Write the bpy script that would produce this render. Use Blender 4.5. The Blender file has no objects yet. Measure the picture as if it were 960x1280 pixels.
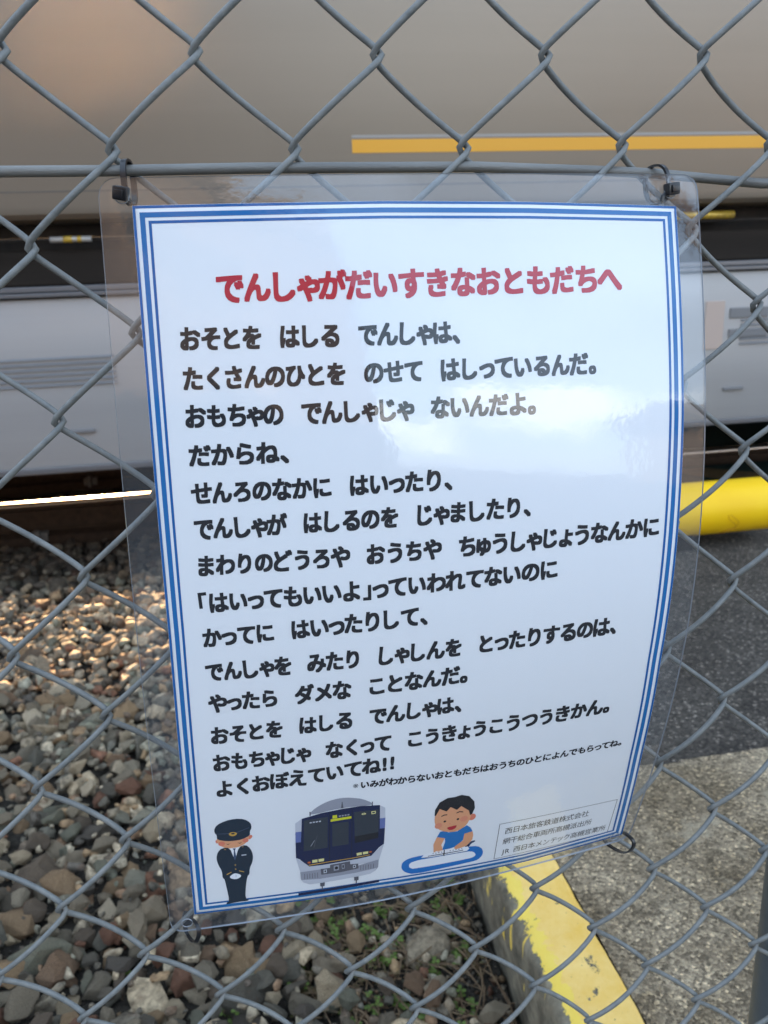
import bpy, bmesh, math, random
import numpy as np
from mathutils import Vector, Matrix, noise
from mathutils.geometry import tessellate_polygon
sc = bpy.context.scene
col = sc.collection
R = math.radians
PI = math.pi
random.seed(7); rng = np.random.default_rng(7)

# ------------------------------------------------------------------ camera
ZS = 1.0112                       # height of the fence lattice origin over the ballast
CAM = Vector((0.05542867, -0.38609503, -0.11124811 + ZS))
CR = ((0.9847968, -0.1685424, -0.0420552), (0.0850866, 0.2569543, 0.9626706), (-0.1514445, -0.9516133, 0.2673885))
cam_d = bpy.data.cameras.new('camera'); cam = bpy.data.objects.new('camera', cam_d); col.objects.link(cam)
cam.matrix_world = Matrix.Translation(CAM) @ Matrix(CR).transposed().to_4x4()
cam_d.sensor_fit = 'VERTICAL'; cam_d.sensor_height = 24; cam_d.lens = 24*940/1280
cam_d.clip_start = 0.02; cam_d.clip_end = 3000
cam_d.dof.use_dof = True; cam_d.dof.focus_distance = 0.385
cam_d.dof.aperture_fstop = cam_d.lens/1.7
sc.camera = cam

# ------------------------------------------------------------------ world, sun
SUN_EL, SUN_AZ = R(11.3), R(-13)    # azimuth from +Y towards +X
w = bpy.data.worlds.new("World"); sc.world = w; w.use_nodes = True
nt = w.node_tree; nt.nodes.clear()
def N(t, typ, **kw):
    n = t.nodes.new(typ)
    for k, v in kw.items(): setattr(n, k, v)
    return n
wo = N(nt, 'ShaderNodeOutputWorld'); bg = N(nt, 'ShaderNodeBackground')
sky = N(nt, 'ShaderNodeTexSky'); sky.sky_type = 'NISHITA'; sky.sun_disc = False
sky.sun_elevation = SUN_EL; sky.sun_rotation = SUN_AZ; sky.air_density = 1.0; sky.dust_density = 1.0
tc = N(nt, 'ShaderNodeTexCoord'); mp = N(nt, 'ShaderNodeMapping'); mp.inputs['Scale'].default_value = (1, 1, 2.6)
mp.inputs['Location'].default_value = (0.35, 0.2, 0.1)
cl = N(nt, 'ShaderNodeTexNoise'); cl.inputs['Scale'].default_value = 2.3; cl.inputs['Detail'].default_value = 9; cl.inputs['Roughness'].default_value = .58
cr = N(nt, 'ShaderNodeValToRGB'); cr.color_ramp.elements[0].position = .40; cr.color_ramp.elements[1].position = .72; cr.color_ramp.elements[0].color = (.22, .22, .22, 1); cr.color_ramp.elements[1].color = (.8, .8, .8, 1)
mix = N(nt, 'ShaderNodeMix', data_type='RGBA'); mix.inputs['B'].default_value = (7.6, 9.6, 12.6, 1)
nt.links.new(tc.outputs['Generated'], mp.inputs['Vector']); nt.links.new(mp.outputs['Vector'], cl.inputs['Vector'])
nt.links.new(cl.outputs['Fac'], cr.inputs['Fac']); nt.links.new(cr.outputs['Color'], mix.inputs['Factor'])
nt.links.new(sky.outputs['Color'], mix.inputs['A'])
# a bank of bright cumulus low over the horizon
sz = N(nt, 'ShaderNodeSeparateXYZ'); nt.links.new(tc.outputs['Generated'], sz.inputs['Vector'])
band = N(nt, 'ShaderNodeValToRGB'); be = band.color_ramp; be.elements[0].position = .015; be.elements[1].position = .36; be.elements[1].color = (0, 0, 0, 1)
for p_, c_ in ((.05, .75), (.13, 1.0), (.21, .95), (.27, .35)):
    q = be.elements.new(p_); q.color = (c_, c_, c_, 1)
nt.links.new(sz.outputs['Z'], band.inputs['Fac'])
mp2 = N(nt, 'ShaderNodeMapping'); mp2.inputs['Scale'].default_value = (1, 1, 2.2); mp2.inputs['Location'].default_value = (1.3, 4.2, .7); nt.links.new(tc.outputs['Generated'], mp2.inputs['Vector'])
cn = N(nt, 'ShaderNodeTexNoise'); cn.inputs['Scale'].default_value = 3.4; cn.inputs['Detail'].default_value = 10; cn.inputs['Roughness'].default_value = .6; nt.links.new(mp2.outputs['Vector'], cn.inputs['Vector'])
cm = N(nt, 'ShaderNodeMath', operation='MULTIPLY'); nt.links.new(cn.outputs['Fac'], cm.inputs[0]); nt.links.new(band.outputs['Color'], cm.inputs[1])
cr2 = N(nt, 'ShaderNodeValToRGB'); cr2.color_ramp.elements[0].position = .44; cr2.color_ramp.elements[1].position = .56; nt.links.new(cm.outputs[0], cr2.inputs['Fac'])
mix2 = N(nt, 'ShaderNodeMix', data_type='RGBA'); mix2.inputs['B'].default_value = (18, 17.8, 17.6, 1)
nt.links.new(cr2.outputs['Color'], mix2.inputs['Factor']); nt.links.new(mix.outputs['Result'], mix2.inputs['A']); nt.links.new(mix2.outputs['Result'], bg.inputs['Color'])
bg.inputs['Strength'].default_value = 0.075
nt.links.new(bg.outputs['Background'], wo.inputs['Surface'])
sd = bpy.data.lights.new('sun', 'SUN'); sun = bpy.data.objects.new('sun', sd); col.objects.link(sun)
sd.energy = 5.0; sd.angle = R(.5); sd.color = (1, .60, .29)
dsun = Vector((math.sin(SUN_AZ)*math.cos(SUN_EL), math.cos(SUN_AZ)*math.cos(SUN_EL), math.sin(SUN_EL)))
sun.rotation_euler = dsun.to_track_quat('Z', 'Y').to_euler()
sc.view_settings.view_transform = 'Standard'; sc.view_settings.look = 'None'
sc.view_settings.exposure = 2.40; sc.view_settings.gamma = 1
sc.cycles.max_bounces = 8; sc.cycles.transparent_max_bounces = 12
sc.cycles.use_denoising = True

# ------------------------------------------------------------------ helpers
def link(o, parent=None):
    col.objects.link(o)
    if parent: o.parent = parent
    return o
def tag(o, label=None, cat=None, group=None, kind=None):
    if label: o['label'] = label
    if cat: o['category'] = cat
    if group: o['group'] = group
    if kind: o['kind'] = kind
    return o
def empty(name, loc=(0, 0, 0), **k):
    o = bpy.data.objects.new(name, None); o.location = loc; o.empty_display_size = .05
    link(o); tag(o, **k); bpy.context.view_layer.update(); return o
def mesh_obj(name, verts, faces, mats, parent=None, smooth=False, midx=None):
    m = bpy.data.meshes.new(name); m.from_pydata([tuple(v) for v in verts], [], faces)
    for a in (mats if isinstance(mats, (list, tuple)) else [mats]): m.materials.append(a)
    if midx is not None: m.polygons.foreach_set('material_index', midx)
    if smooth: m.polygons.foreach_set('use_smooth', [True]*len(m.polygons))
    m.update()
    o = bpy.data.objects.new(name, m); link(o, parent)
    if parent is not None and parent.type == 'EMPTY':
        o.matrix_parent_inverse = Matrix.Translation(-parent.location)
    return o
class MB:
    def __init__(s): s.v = []; s.f = []; s.m = []
    def add(s, v, f, mi=0):
        n = len(s.v); s.v += [tuple(a) for a in v]; s.f += [tuple(i+n for i in q) for q in f]; s.m += [mi]*len(f)
    def box(s, x0, x1, y0, y1, z0, z1, mi=0, bev=0):
        if bev <= 0:
            v = [(x, y, z) for x in (x0, x1) for y in (y0, y1) for z in (z0, z1)]
            s.add(v, [(0, 1, 3, 2), (4, 6, 7, 5), (0, 4, 5, 1), (2, 3, 7, 6), (0, 2, 6, 4), (1, 5, 7, 3)], mi); return
        bm = bmesh.new(); bmesh.ops.create_cube(bm, size=1)
        for q in bm.verts: q.co = Vector(((x0+x1)/2+q.co.x*(x1-x0), (y0+y1)/2+q.co.y*(y1-y0), (z0+z1)/2+q.co.z*(z1-z0)))
        bmesh.ops.bevel(bm, geom=bm.edges[:], offset=bev, segments=2, affect='EDGES', profile=.6)
        bm.verts.index_update(); s.add([q.co for q in bm.verts], [[a.index for a in f.verts] for f in bm.faces], mi); bm.free()
    def tube(s, pts, r, n=8, mi=0, cap=True, closed=False):
        pts = [Vector(p) for p in pts]; L = len(pts); rings = []
        prev = None
        for i, p in enumerate(pts):
            if closed: t = pts[(i+1) % L]-pts[i-1]
            else: t = pts[min(i+1, L-1)]-pts[max(i-1, 0)]
            t.normalize()
            if prev is None:
                a = Vector((0, 0, 1)) if abs(t.z) < .9 else Vector((1, 0, 0))
                u = a.cross(t).normalized()
            else: u = (prev-t*prev.dot(t)).normalized()
            prev = u; b = t.cross(u)
            rr = r[i] if isinstance(r, (list, tuple)) else r
            rings.append([p+(u*math.cos(2*PI*k/n)+b*math.sin(2*PI*k/n))*rr for k in range(n)])
        v = [q for g in rings for q in g]; f = []
        for i in range(L if closed else L-1):
            j = (i+1) % L
            for k in range(n): f.append((i*n+k, i*n+(k+1) % n, j*n+(k+1) % n, j*n+k))
        if cap and not closed: f.append(tuple(range(n))[::-1]); f.append(tuple((L-1)*n+k for k in range(n)))
        s.add(v, f, mi)
    def prism(s, prof, x0, x1, mi=0):       # profile in y,z extruded along x
        n = len(prof); v = [(x0, y, z) for y, z in prof]+[(x1, y, z) for y, z in prof]
        f = [(i, (i+1) % n, n+(i+1) % n, n+i) for i in range(n)]+[tuple(range(n))[::-1], tuple(range(n, 2*n))]
        s.add(v, f, mi)
    def build(s, name, mats, parent=None, smooth=False):
        o = mesh_obj(name, s.v, s.f, mats, parent, smooth, s.m)
        return o
def autosmooth(o, ang=40):
    m = o.data; m.polygons.foreach_set('use_smooth', [True]*len(m.polygons))
    try: m.set_sharp_from_angle(angle=R(ang))
    except Exception: pass
    return o

def lerp(a, b, t): return a+(b-a)*t
def interp(x, xs, ys): return float(np.interp(x, xs, ys))
# ------------------------------------------------------------------ materials
def mat(name, base=(.5, .5, .5), rough=.6, metal=0, spec=.5, var=None, scale=20, bump=0, bscale=200, coord='Object', aniso_scale=None, detail=6, dist=.001, coat=0):
    m = bpy.data.materials.new(name); m.use_nodes = True; t = m.node_tree; b = t.nodes['Principled BSDF']
    b.inputs['Base Color'].default_value = (*base, 1); b.inputs['Roughness'].default_value = rough
    b.inputs['Metallic'].default_value = metal; b.inputs['Specular IOR Level'].default_value = spec
    b.inputs['Coat Weight'].default_value = coat
    c = N(t, 'ShaderNodeTexCoord'); src = c.outputs[coord]
    if aniso_scale:
        q = N(t, 'ShaderNodeMapping'); q.inputs['Scale'].default_value = aniso_scale; t.links.new(src, q.inputs['Vector']); src = q.outputs['Vector']
    if var:
        n = N(t, 'ShaderNodeTexNoise'); n.inputs['Scale'].default_value = scale; n.inputs['Detail'].default_value = detail; n.inputs['Roughness'].default_value = .6
        r = N(t, 'ShaderNodeValToRGB'); r.color_ramp.elements[0].position = .3; r.color_ramp.elements[1].position = .7
        r.color_ramp.elements[0].color = (*base, 1); r.color_ramp.elements[1].color = (*var, 1)
        t.links.new(src, n.inputs['Vector']); t.links.new(n.outputs['Fac'], r.inputs['Fac']); t.links.new(r.outputs['Color'], b.inputs['Base Color'])
    if bump:
        n2 = N(t, 'ShaderNodeTexNoise'); n2.inputs['Scale'].default_value = bscale; n2.inputs['Detail'].default_value = 5
        bp = N(t, 'ShaderNodeBump'); bp.inputs['Strength'].default_value = bump; bp.inputs['Distance'].default_value = dist
        t.links.new(src, n2.inputs['Vector']); t.links.new(n2.outputs['Fac'], bp.inputs['Height']); t.links.new(bp.outputs['Normal'], b.inputs['Normal'])
    return m
def flat(name, c, rough=.8): return mat(name, c, rough, spec=.15)

M_wire = mat('coated_wire', (0.1128, 0.1218, 0.1196), .5, 0, .45, var=(0.1879, 0.1921, 0.1817), scale=140, bump=.5, bscale=900, dist=.0004)
M_twire = mat('galvanised_wire', (0.0992, 0.1006, 0.0964), .5, .1, .5, var=(0.1843, 0.1831, 0.1698), scale=60, bump=.6, bscale=1500, dist=.0004, aniso_scale=(0.2126, 1.2895, 1.1473))
M_post = mat('fence_post_paint', (0.0585, 0.0715, 0.0806), .5, 0, .4, var=(0.0845, 0.1014, 0.1118), scale=30, bump=.3, bscale=400)
M_tie = mat('black_nylon', (.012, .012, .014), .3, 0, .5, bump=.15, bscale=800, dist=.0003)
M_paper = flat('print_paper', (.78, .80, .82))
INK = dict(blue=(.001, .10, .33), blue2=(.002, .135, .38), red=(.46, .008, .03), black=(.008, .008, .011), navy=(.006, .018, .035),
           skin=(.72, .34, .17), blush=(.68, .20, .12), white=(.82, .84, .87), tblue=(.005, .010, .055), glass=(.028, .036, .048), grey=(.30, .31, .36),
           lgrey=(.52, .54, .60), dgrey=(.10, .10, .12), yellow=(.62, .62, .02), lamp=(.75, .70, .30), gold=(.55, .33, .05), mouth=(.45, .02, .03),
           shirt=(.01, .16, .45), rail=(.01, .16, .50), slate=(.045, .075, .14), orange=(.5, .12, .02), hair=(.008, .007, .008), mblue=(.12, .16, .38), rblush=(.70, .26, .15))
INKM = {}
def ink(n):
    if n not in INKM: INKM[n] = flat('ink_'+n, INK[n])
    return INKM[n]

def film_material():
    m = bpy.data.materials.new('laminate_film'); m.use_nodes = True; t = m.node_tree; t.nodes.clear()
    out = N(t, 'ShaderNodeOutputMaterial'); tr = N(t, 'ShaderNodeBsdfTransparent'); tr.inputs['Color'].default_value = (.965, .97, .975, 1)
    gl = N(t, 'ShaderNodeBsdfGlossy'); gl.inputs['Roughness'].default_value = .05
    df = N(t, 'ShaderNodeBsdfDiffuse'); df.inputs['Color'].default_value = (.75, .78, .82, 1)
    m0 = N(t, 'ShaderNodeMixShader'); m0.inputs['Fac'].default_value = .022
    fr = N(t, 'ShaderNodeFresnel'); gm = N(t, 'ShaderNodeNewGeometry'); ir = N(t, 'ShaderNodeMapRange'); ir.inputs['To Min'].default_value = 1.62; ir.inputs['To Max'].default_value = 1/1.62
    t.links.new(gm.outputs['Backfacing'], ir.inputs['Value']); t.links.new(ir.outputs['Result'], fr.inputs['IOR'])
    mx = N(t, 'ShaderNodeMixShader')
    c = N(t, 'ShaderNodeTexCoord')
    n1 = N(t, 'ShaderNodeTexNoise'); n1.inputs['Scale'].default_value = 14; n1.inputs['Detail'].default_value = 2
    n2 = N(t, 'ShaderNodeTexNoise'); n2.inputs['Scale'].default_value = 260; n2.inputs['Detail'].default_value = 2
    b1 = N(t, 'ShaderNodeBump'); b1.inputs['Strength'].default_value = .22; b1.inputs['Distance'].default_value = .004
    b2 = N(t, 'ShaderNodeBump'); b2.inputs['Strength'].default_value = .14; b2.inputs['Distance'].default_value = .0003
    L = t.links.new
    L(c.outputs['Object'], n1.inputs['Vector']); L(c.outputs['Object'], n2.inputs['Vector'])
    L(n1.outputs['Fac'], b1.inputs['Height']); L(n2.outputs['Fac'], b2.inputs['Height']); L(b1.outputs['Normal'], b2.inputs['Normal'])
    L(b2.outputs['Normal'], gl.inputs['Normal']); L(b2.outputs['Normal'], fr.inputs['Normal'])
    L(tr.outputs[0], m0.inputs[1]); L(df.outputs[0], m0.inputs[2])
    L(fr.outputs[0], mx.inputs['Fac']); L(m0.outputs[0], mx.inputs[1]); L(gl.outputs[0], mx.inputs[2]); L(mx.outputs[0], out.inputs['Surface'])
    return m
M_film = film_material()
M_filmedge = mat('laminate_cut_edge', (.25, .27, .30), .25, 0, .6)

# stones: colour per island and per object
def stone_material(name='ballast_rock', dark=1.0):
    m = bpy.data.materials.new(name); m.use_nodes = True; t = m.node_tree; b = t.nodes['Principled BSDF']; L = t.links.new
    g = N(t, 'ShaderNodeNewGeometry'); oi = N(t, 'ShaderNodeObjectInfo'); c = N(t, 'ShaderNodeTexCoord')
    ad = N(t, 'ShaderNodeMath', operation='ADD'); fr = N(t, 'ShaderNodeMath', operation='FRACT')
    L(g.outputs['Random Per Island'], ad.inputs[0]); L(oi.outputs['Random'], ad.inputs[1]); L(ad.outputs[0], fr.inputs[0])
    rp = N(t, 'ShaderNodeValToRGB'); e = rp.color_ramp; e.interpolation = 'CONSTANT'
    cols = [(.085, .088, .086), (.15, .15, .14), (.13, .15, .14), (.20, .19, .17), (.10, .088, .078), (.24, .19, .135), (.17, .125, .095), (.30, .28, .24),
            (.12, .13, .13), (.17, .165, .15), (.20, .22, .215), (.135, .075, .055), (.075, .075, .077), (.38, .37, .34), (.20, .155, .11), (.155, .15, .135), (.24, .24, .225), (.11, .11, .105)]
    while len(e.elements) < len(cols): e.elements.new(.5)
    for i, q in enumerate(cols):
        e.elements[i].position = i/len(cols); e.elements[i].color = (q[0]*dark*1.46, q[1]*dark*1.21, q[2]*dark*.92, 1)
    L(fr.outputs[0], rp.inputs['Fac'])
    n = N(t, 'ShaderNodeTexNoise'); n.inputs['Scale'].default_value = 75; n.inputs['Detail'].default_value = 8; n.inputs['Roughness'].default_value = .68
    L(c.outputs['Object'], n.inputs['Vector'])
    r2 = N(t, 'ShaderNodeValToRGB'); r2.color_ramp.elements[0].position = .32; r2.color_ramp.elements[1].position = .7
    r2.color_ramp.elements[0].color = (.38, .35, .31, 1); r2.color_ramp.elements[1].color = (1.75, 1.72, 1.62, 1); L(n.outputs['Fac'], r2.inputs['Fac'])
    mu = N(t, 'ShaderNodeMix', data_type='RGBA', blend_type='MULTIPLY'); mu.inputs['Factor'].default_value = 1
    L(rp.outputs['Color'], mu.inputs['A']); L(r2.outputs['Color'], mu.inputs['B'])
    # rust stains
    n3 = N(t, 'ShaderNodeTexNoise'); n3.inputs['Scale'].default_value = 28; n3.inputs['Detail'].default_value = 4; L(c.outputs['Object'], n3.inputs['Vector'])
    r3 = N(t, 'ShaderNodeValToRGB'); r3.color_ramp.elements[0].position = .60; r3.color_ramp.elements[1].position = .74; r3.color_ramp.elements[1].color = (.6, .6, .6, 1); L(n3.outputs['Fac'], r3.inputs['Fac'])
    mr = N(t, 'ShaderNodeMix', data_type='RGBA'); mr.inputs['B'].default_value = (.20, .10, .05, 1)
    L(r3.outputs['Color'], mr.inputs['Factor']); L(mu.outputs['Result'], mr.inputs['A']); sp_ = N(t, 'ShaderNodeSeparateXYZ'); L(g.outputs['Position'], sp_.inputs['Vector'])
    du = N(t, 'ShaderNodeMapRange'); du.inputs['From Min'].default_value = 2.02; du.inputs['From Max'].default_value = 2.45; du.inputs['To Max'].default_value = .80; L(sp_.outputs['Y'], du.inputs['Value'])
    md = N(t, 'ShaderNodeMix', data_type='RGBA'); md.inputs['B'].default_value = (.050, .036, .026, 1)       # brown brake dust along the rail, with the train's shade painted in
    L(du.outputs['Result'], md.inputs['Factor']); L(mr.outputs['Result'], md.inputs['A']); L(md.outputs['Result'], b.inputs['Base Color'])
    b.inputs['Roughness'].default_value = .7; b.inputs['Specular IOR Level'].default_value = .45
    n2 = N(t, 'ShaderNodeTexNoise'); n2.inputs['Scale'].default_value = 160; n2.inputs['Detail'].default_value = 8; n2.inputs['Roughness'].default_value = .7; L(c.outputs['Object'], n2.inputs['Vector'])
    bp = N(t, 'ShaderNodeBump'); bp.inputs['Strength'].default_value = 1; bp.inputs['Distance'].default_value = .006
    L(n2.outputs['Fac'], bp.inputs['Height']); L(bp.outputs['Normal'], b.inputs['Normal'])
    return m
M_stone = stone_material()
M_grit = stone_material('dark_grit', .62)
M_soil = mat('damp_soil', (.022, .019, .015), .95, 0, .2, var=(.06, .05, .038), scale=60, bump=1, bscale=220, dist=.01)
M_ground = mat('trackbed_soil', (.05, .043, .035), .95, 0, .2, var=(.09, .08, .065), scale=5, bump=.6, bscale=60, dist=.02)

def aggregate(name, lo, hi, peb, base_scale=5, peb_scale=260, bump=1.0, dist=.003, pebfac=.5, patch=None):
    m = bpy.data.materials.new(name); m.use_nodes = True; t = m.node_tree; b = t.nodes['Principled BSDF']; L = t.links.new
    c = N(t, 'ShaderNodeTexCoord')
    n = N(t, 'ShaderNodeTexNoise'); n.inputs['Scale'].default_value = base_scale; n.inputs['Detail'].default_value = 10; n.inputs['Roughness'].default_value = .65
    v = N(t, 'ShaderNodeTexVoronoi'); v.inputs['Scale'].default_value = peb_scale; v.inputs['Randomness'].default_value = 1
    nz = N(t, 'ShaderNodeTexNoise'); nz.inputs['Scale'].default_value = peb_scale*1.6; nz.inputs['Detail'].default_value = 6
    for q in (n, v, nz): L(c.outputs['Object'], q.inputs['Vector'])
    r = N(t, 'ShaderNodeValToRGB'); r.color_ramp.elements[0].position = .35; r.color_ramp.elements[1].position = .65
    r.color_ramp.elements[0].color = (*lo, 1); r.color_ramp.elements[1].color = (*hi, 1); L(n.outputs['Fac'], r.inputs['Fac'])
    # pebble: random brightness per cell
    sp = N(t, 'ShaderNodeSeparateColor'); L(v.outputs['Color'], sp.inputs['Color'])
    rp = N(t, 'ShaderNodeValToRGB'); rp.color_ramp.elements[0].position = .0; rp.color_ramp.elements[0].color = (.30, .29, .27, 1)
    rp.color_ramp.elements[1].position = 1; rp.color_ramp.elements[1].color = (*peb, 1)
    q = rp.color_ramp.elements.new(.55); q.color = (.85, .83, .8, 1); q = rp.color_ramp.elements.new(.9); q.color = (1.3, 1.28, 1.22, 1)
    L(sp.outputs['Red'], rp.inputs['Fac'])
    mu = N(t, 'ShaderNodeMix', data_type='RGBA', blend_type='MULTIPLY'); mu.inputs['Factor'].default_value = pebfac
    L(r.outputs['Color'], mu.inputs['A']); L(rp.outputs['Color'], mu.inputs['B'])
    last = mu.outputs['Result']
    if patch:
        n4 = N(t, 'ShaderNodeTexNoise'); n4.inputs['Scale'].default_value = 9; n4.inputs['Detail'].default_value = 7; n4.inputs['Roughness'].default_value = .7; L(c.outputs['Object'], n4.inputs['Vector'])
        r4 = N(t, 'ShaderNodeValToRGB'); r4.color_ramp.elements[0].position = .56; r4.color_ramp.elements[1].position = .66; r4.color_ramp.elements[1].color = (.75, .75, .75, 1)
        L(n4.outputs['Fac'], r4.inputs['Fac'])
        m4 = N(t, 'ShaderNodeMix', data_type='RGBA'); m4.inputs['B'].default_value = (*patch, 1); L(r4.outputs['Color'], m4.inputs['Factor']); L(last, m4.inputs['A']); last = m4.outputs['Result']
    L(last, b.inputs['Base Color'])
    b.inputs['Roughness'].default_value = .9; b.inputs['Specular IOR Level'].default_value = .3
    r5 = N(t, 'ShaderNodeMath', operation='MULTIPLY'); r5.inputs[1].default_value = -1.2; L(v.outputs['Distance'], r5.inputs[0])
    ad = N(t, 'ShaderNodeMath', operation='ADD'); L(r5.outputs[0], ad.inputs[0]); L(nz.outputs['Fac'], ad.inputs[1])
    bp = N(t, 'ShaderNodeBump'); bp.inputs['Strength'].default_value = bump; bp.inputs['Distance'].default_value = dist
    L(ad.outputs[0], bp.inputs['Height']); L(bp.outputs['Normal'], b.inputs['Normal'])
    return m
M_slab = aggregate('weathered_concrete', (.22, .165, .100), (.50, .40, .275), (2.3, 2.2, 2.0), 7, 260, 1, .005, .92, patch=(.50, .41, .28))
M_asph = aggregate('old_asphalt', (.062, .053, .045), (.094, .082, .070), (4.0, 3.9, 3.7), 8, 210, .9, .004, .9)
M_carpark = aggregate('parking_asphalt', (.05, .05, .05), (.08, .08, .08), (2.2, 2.2, 2.1), 3, 150, .8, .004, .8)
M_kerb = aggregate('kerb_concrete', (.06, .052, .038), (.17, .15, .115), (1.6, 1.5, 1.3), 14, 300, .9, .002, .7)

def kerb_paint():
    """yellow paint worn away at the edges of the kerb and run down its side"""
    m = bpy.data.materials.new('worn_yellow_kerb'); m.use_nodes = True; t = m.node_tree; b = t.nodes['Principled BSDF']; L = t.links.new
    c = N(t, 'ShaderNodeTexCoord'); sx = N(t, 'ShaderNodeSeparateXYZ'); L(c.outputs['Object'], sx.inputs['Vector'])
    def math_(op, a, bb=None, clamp=False):
        n = N(t, 'ShaderNodeMath', operation=op); n.use_clamp = clamp
        for i, q in enumerate((a, bb)):
            if q is None: continue
            if isinstance(q, (int, float)): n.inputs[i].default_value = q
            else: L(q, n.inputs[i])
        return n.outputs[0]
    def noise_(scale, det=6, rough=.6, sc3=None):
        n = N(t, 'ShaderNodeTexNoise'); n.inputs['Scale'].default_value = scale; n.inputs['Detail'].default_value = det; n.inputs['Roughness'].default_value = rough
        if sc3:
            q = N(t, 'ShaderNodeMapping'); q.inputs['Scale'].default_value = sc3; L(c.outputs['Object'], q.inputs['Vector']); L(q.outputs['Vector'], n.inputs['Vector'])
        else: L(c.outputs['Object'], n.inputs['Vector'])
        return n.outputs['Fac']
    # local coordinates: x 0..0.1 across, z 0 at the top face
    nz = noise_(45, 8, .7)
    left = math_('ADD', sx.outputs['X'], math_('MULTIPLY', math_('SUBTRACT', nz, .5), .055))
    top = math_('GREATER_THAN', left, .011)
    big = math_('GREATER_THAN', noise_(24, 8, .75), .375)                # chipped patches
    fine = math_('GREATER_THAN', noise_(160, 6, .7), .33)
    paint = math_('MULTIPLY', math_('MULTIPLY', top, big), fine)
    zc = math_('GREATER_THAN', sx.outputs['Z'], -.012)
    paint = math_('MULTIPLY', paint, zc)
    # drips on the side
    dr = noise_(42, 3, .5, (.3, 1, .10))
    drip = math_('MULTIPLY', math_('GREATER_THAN', dr, .61), math_('LESS_THAN', sx.outputs['X'], .012))
    drip = math_('MULTIPLY', drip, math_('GREATER_THAN', math_('ADD', sx.outputs['Z'], math_('MULTIPLY', noise_(30), .08)), -.035))
    paint = math_('MAXIMUM', paint, drip)
    conc = N(t, 'ShaderNodeValToRGB'); conc.color_ramp.elements[0].position = .35; conc.color_ramp.elements[1].position = .68
    conc.color_ramp.elements[0].color = (.06, .052, .036, 1); conc.color_ramp.elements[1].color = (.27, .235, .165, 1); L(noise_(26, 9, .7), conc.inputs['Fac'])
    yel = N(t, 'ShaderNodeValToRGB'); yel.color_ramp.elements[0].position = .3; yel.color_ramp.elements[1].position = .65
    yel.color_ramp.elements[0].color = (.74, .44, .075, 1); yel.color_ramp.elements[1].color = (.82, .56, .18, 1); L(noise_(18, 7, .65), yel.inputs['Fac'])
    # brighter thick paint near the worn edge
    edge = math_('LESS_THAN', left, .026)
    ye = N(t, 'ShaderNodeMix', data_type='RGBA'); ye.inputs['B'].default_value = (.80, .60, .06, 1)
    L(math_('MULTIPLY', edge, .6), ye.inputs['Factor']); L(yel.outputs['Color'], ye.inputs['A'])
    mx = N(t, 'ShaderNodeMix', data_type='RGBA'); L(paint, mx.inputs['Factor']); L(conc.outputs['Color'], mx.inputs['A']); L(ye.outputs['Result'], mx.inputs['B'])
    L(mx.outputs['Result'], b.inputs['Base Color'])
    b.inputs['Roughness'].default_value = .75
    h = math_('ADD', math_('MULTIPLY', paint, .5), math_('MULTIPLY', noise_(300, 6, .7), .9))
    bp = N(t, 'ShaderNodeBump'); bp.inputs['Strength'].default_value = .8; bp.inputs['Distance'].default_value = .0016
    L(h, bp.inputs['Height']); L(bp.outputs['Normal'], b.inputs['Normal'])
    return m
M_kerbpaint = kerb_paint()
M_pipe = mat('yellow_enamel', (.80, .47, .003), .5, 0, .28, var=(.84, .52, .006), scale=9, bump=.2, bscale=300, dist=.0006)
M_scuff = mat('scuffed_yellow', (.55, .27, .004), .6, 0, .4)
M_green = mat('green_crossing_coating', (0.0049, 0.0266, 0.0224), .8, 0, .3, var=(0.0112, 0.0385, 0.0315), scale=25, bump=.6, bscale=300, dist=.002)
M_brownp = mat('worn_ochre_marking', (.10, .06, .025), .85, 0, .3, var=(.17, .11, .045), scale=30, bump=.5, bscale=300)
M_rail = mat('rusty_rail', (0.0203, 0.0110, 0.0060), .85, 0, .3, var=(0.0450, 0.0250, 0.0140), scale=40, bump=.8, bscale=250, dist=.001)
M_head = mat('polished_rail_head', (.62, .60, .57), .28, 1, .5, bump=.15, bscale=60, aniso_scale=(.05, 1, 1))
M_sleeper = mat('sleeper_concrete', (0.0720, 0.0600, 0.0455), .9, 0, .3, var=(0.1080, 0.0920, 0.0700), scale=30, bump=.6, bscale=200)
M_clip = mat('rail_fastener_steel', (.14, .13, .12), .6, .4, .5, bump=.4, bscale=300)

def brushed(name, c0, c1, rough, metal):
    m = mat(name, c0, rough, metal, .5, var=c1, scale=6, bump=.12, bscale=900, aniso_scale=(.03, 1, 1), dist=.0006)
    return m
M_body = brushed('brushed_car_body', (.215, .172, .128), (.235, .190, .145), .38, .35)
M_skirt = brushed('grey_equipment_cover', (0.2904, 0.2805, 0.2752), (0.3412, 0.3295, 0.3200), .42, .25)
M_skirt_lo = brushed('grey_cover_lower_edge', (0.1170, 0.1144, 0.1190), (0.1530, 0.1496, 0.1530), .4, .4)
M_under = mat('underframe_black', (.012, .010, .009), .8, 0, .3, var=(.03, .022, .016), scale=12)
M_ubrown = mat('dusty_brake_dust_brown', (.014, .010, .007), .8, 0, .2, var=(.028, .021, .016), scale=9, aniso_scale=(.1, 1, 1))
M_orange = mat('orange_stripe', (.66, .30, .002), .45, 0, .5)
M_whites = mat('white_pinstripe', (.28, .25, .22), .45, 0, .5)
M_darkline = mat('seam_shadow_gap', (.10, .085, .07), .7)
M_glass = mat('dark_window_glass', (.015, .018, .02), .06, 0, .6)
M_louvre = mat('dark_louvre', (.17, .165, .165), .6, .3, .4)
M_paleglint = mat('painted_pale_glint', (.42, .39, .36), .4, .3, .5)
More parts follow.
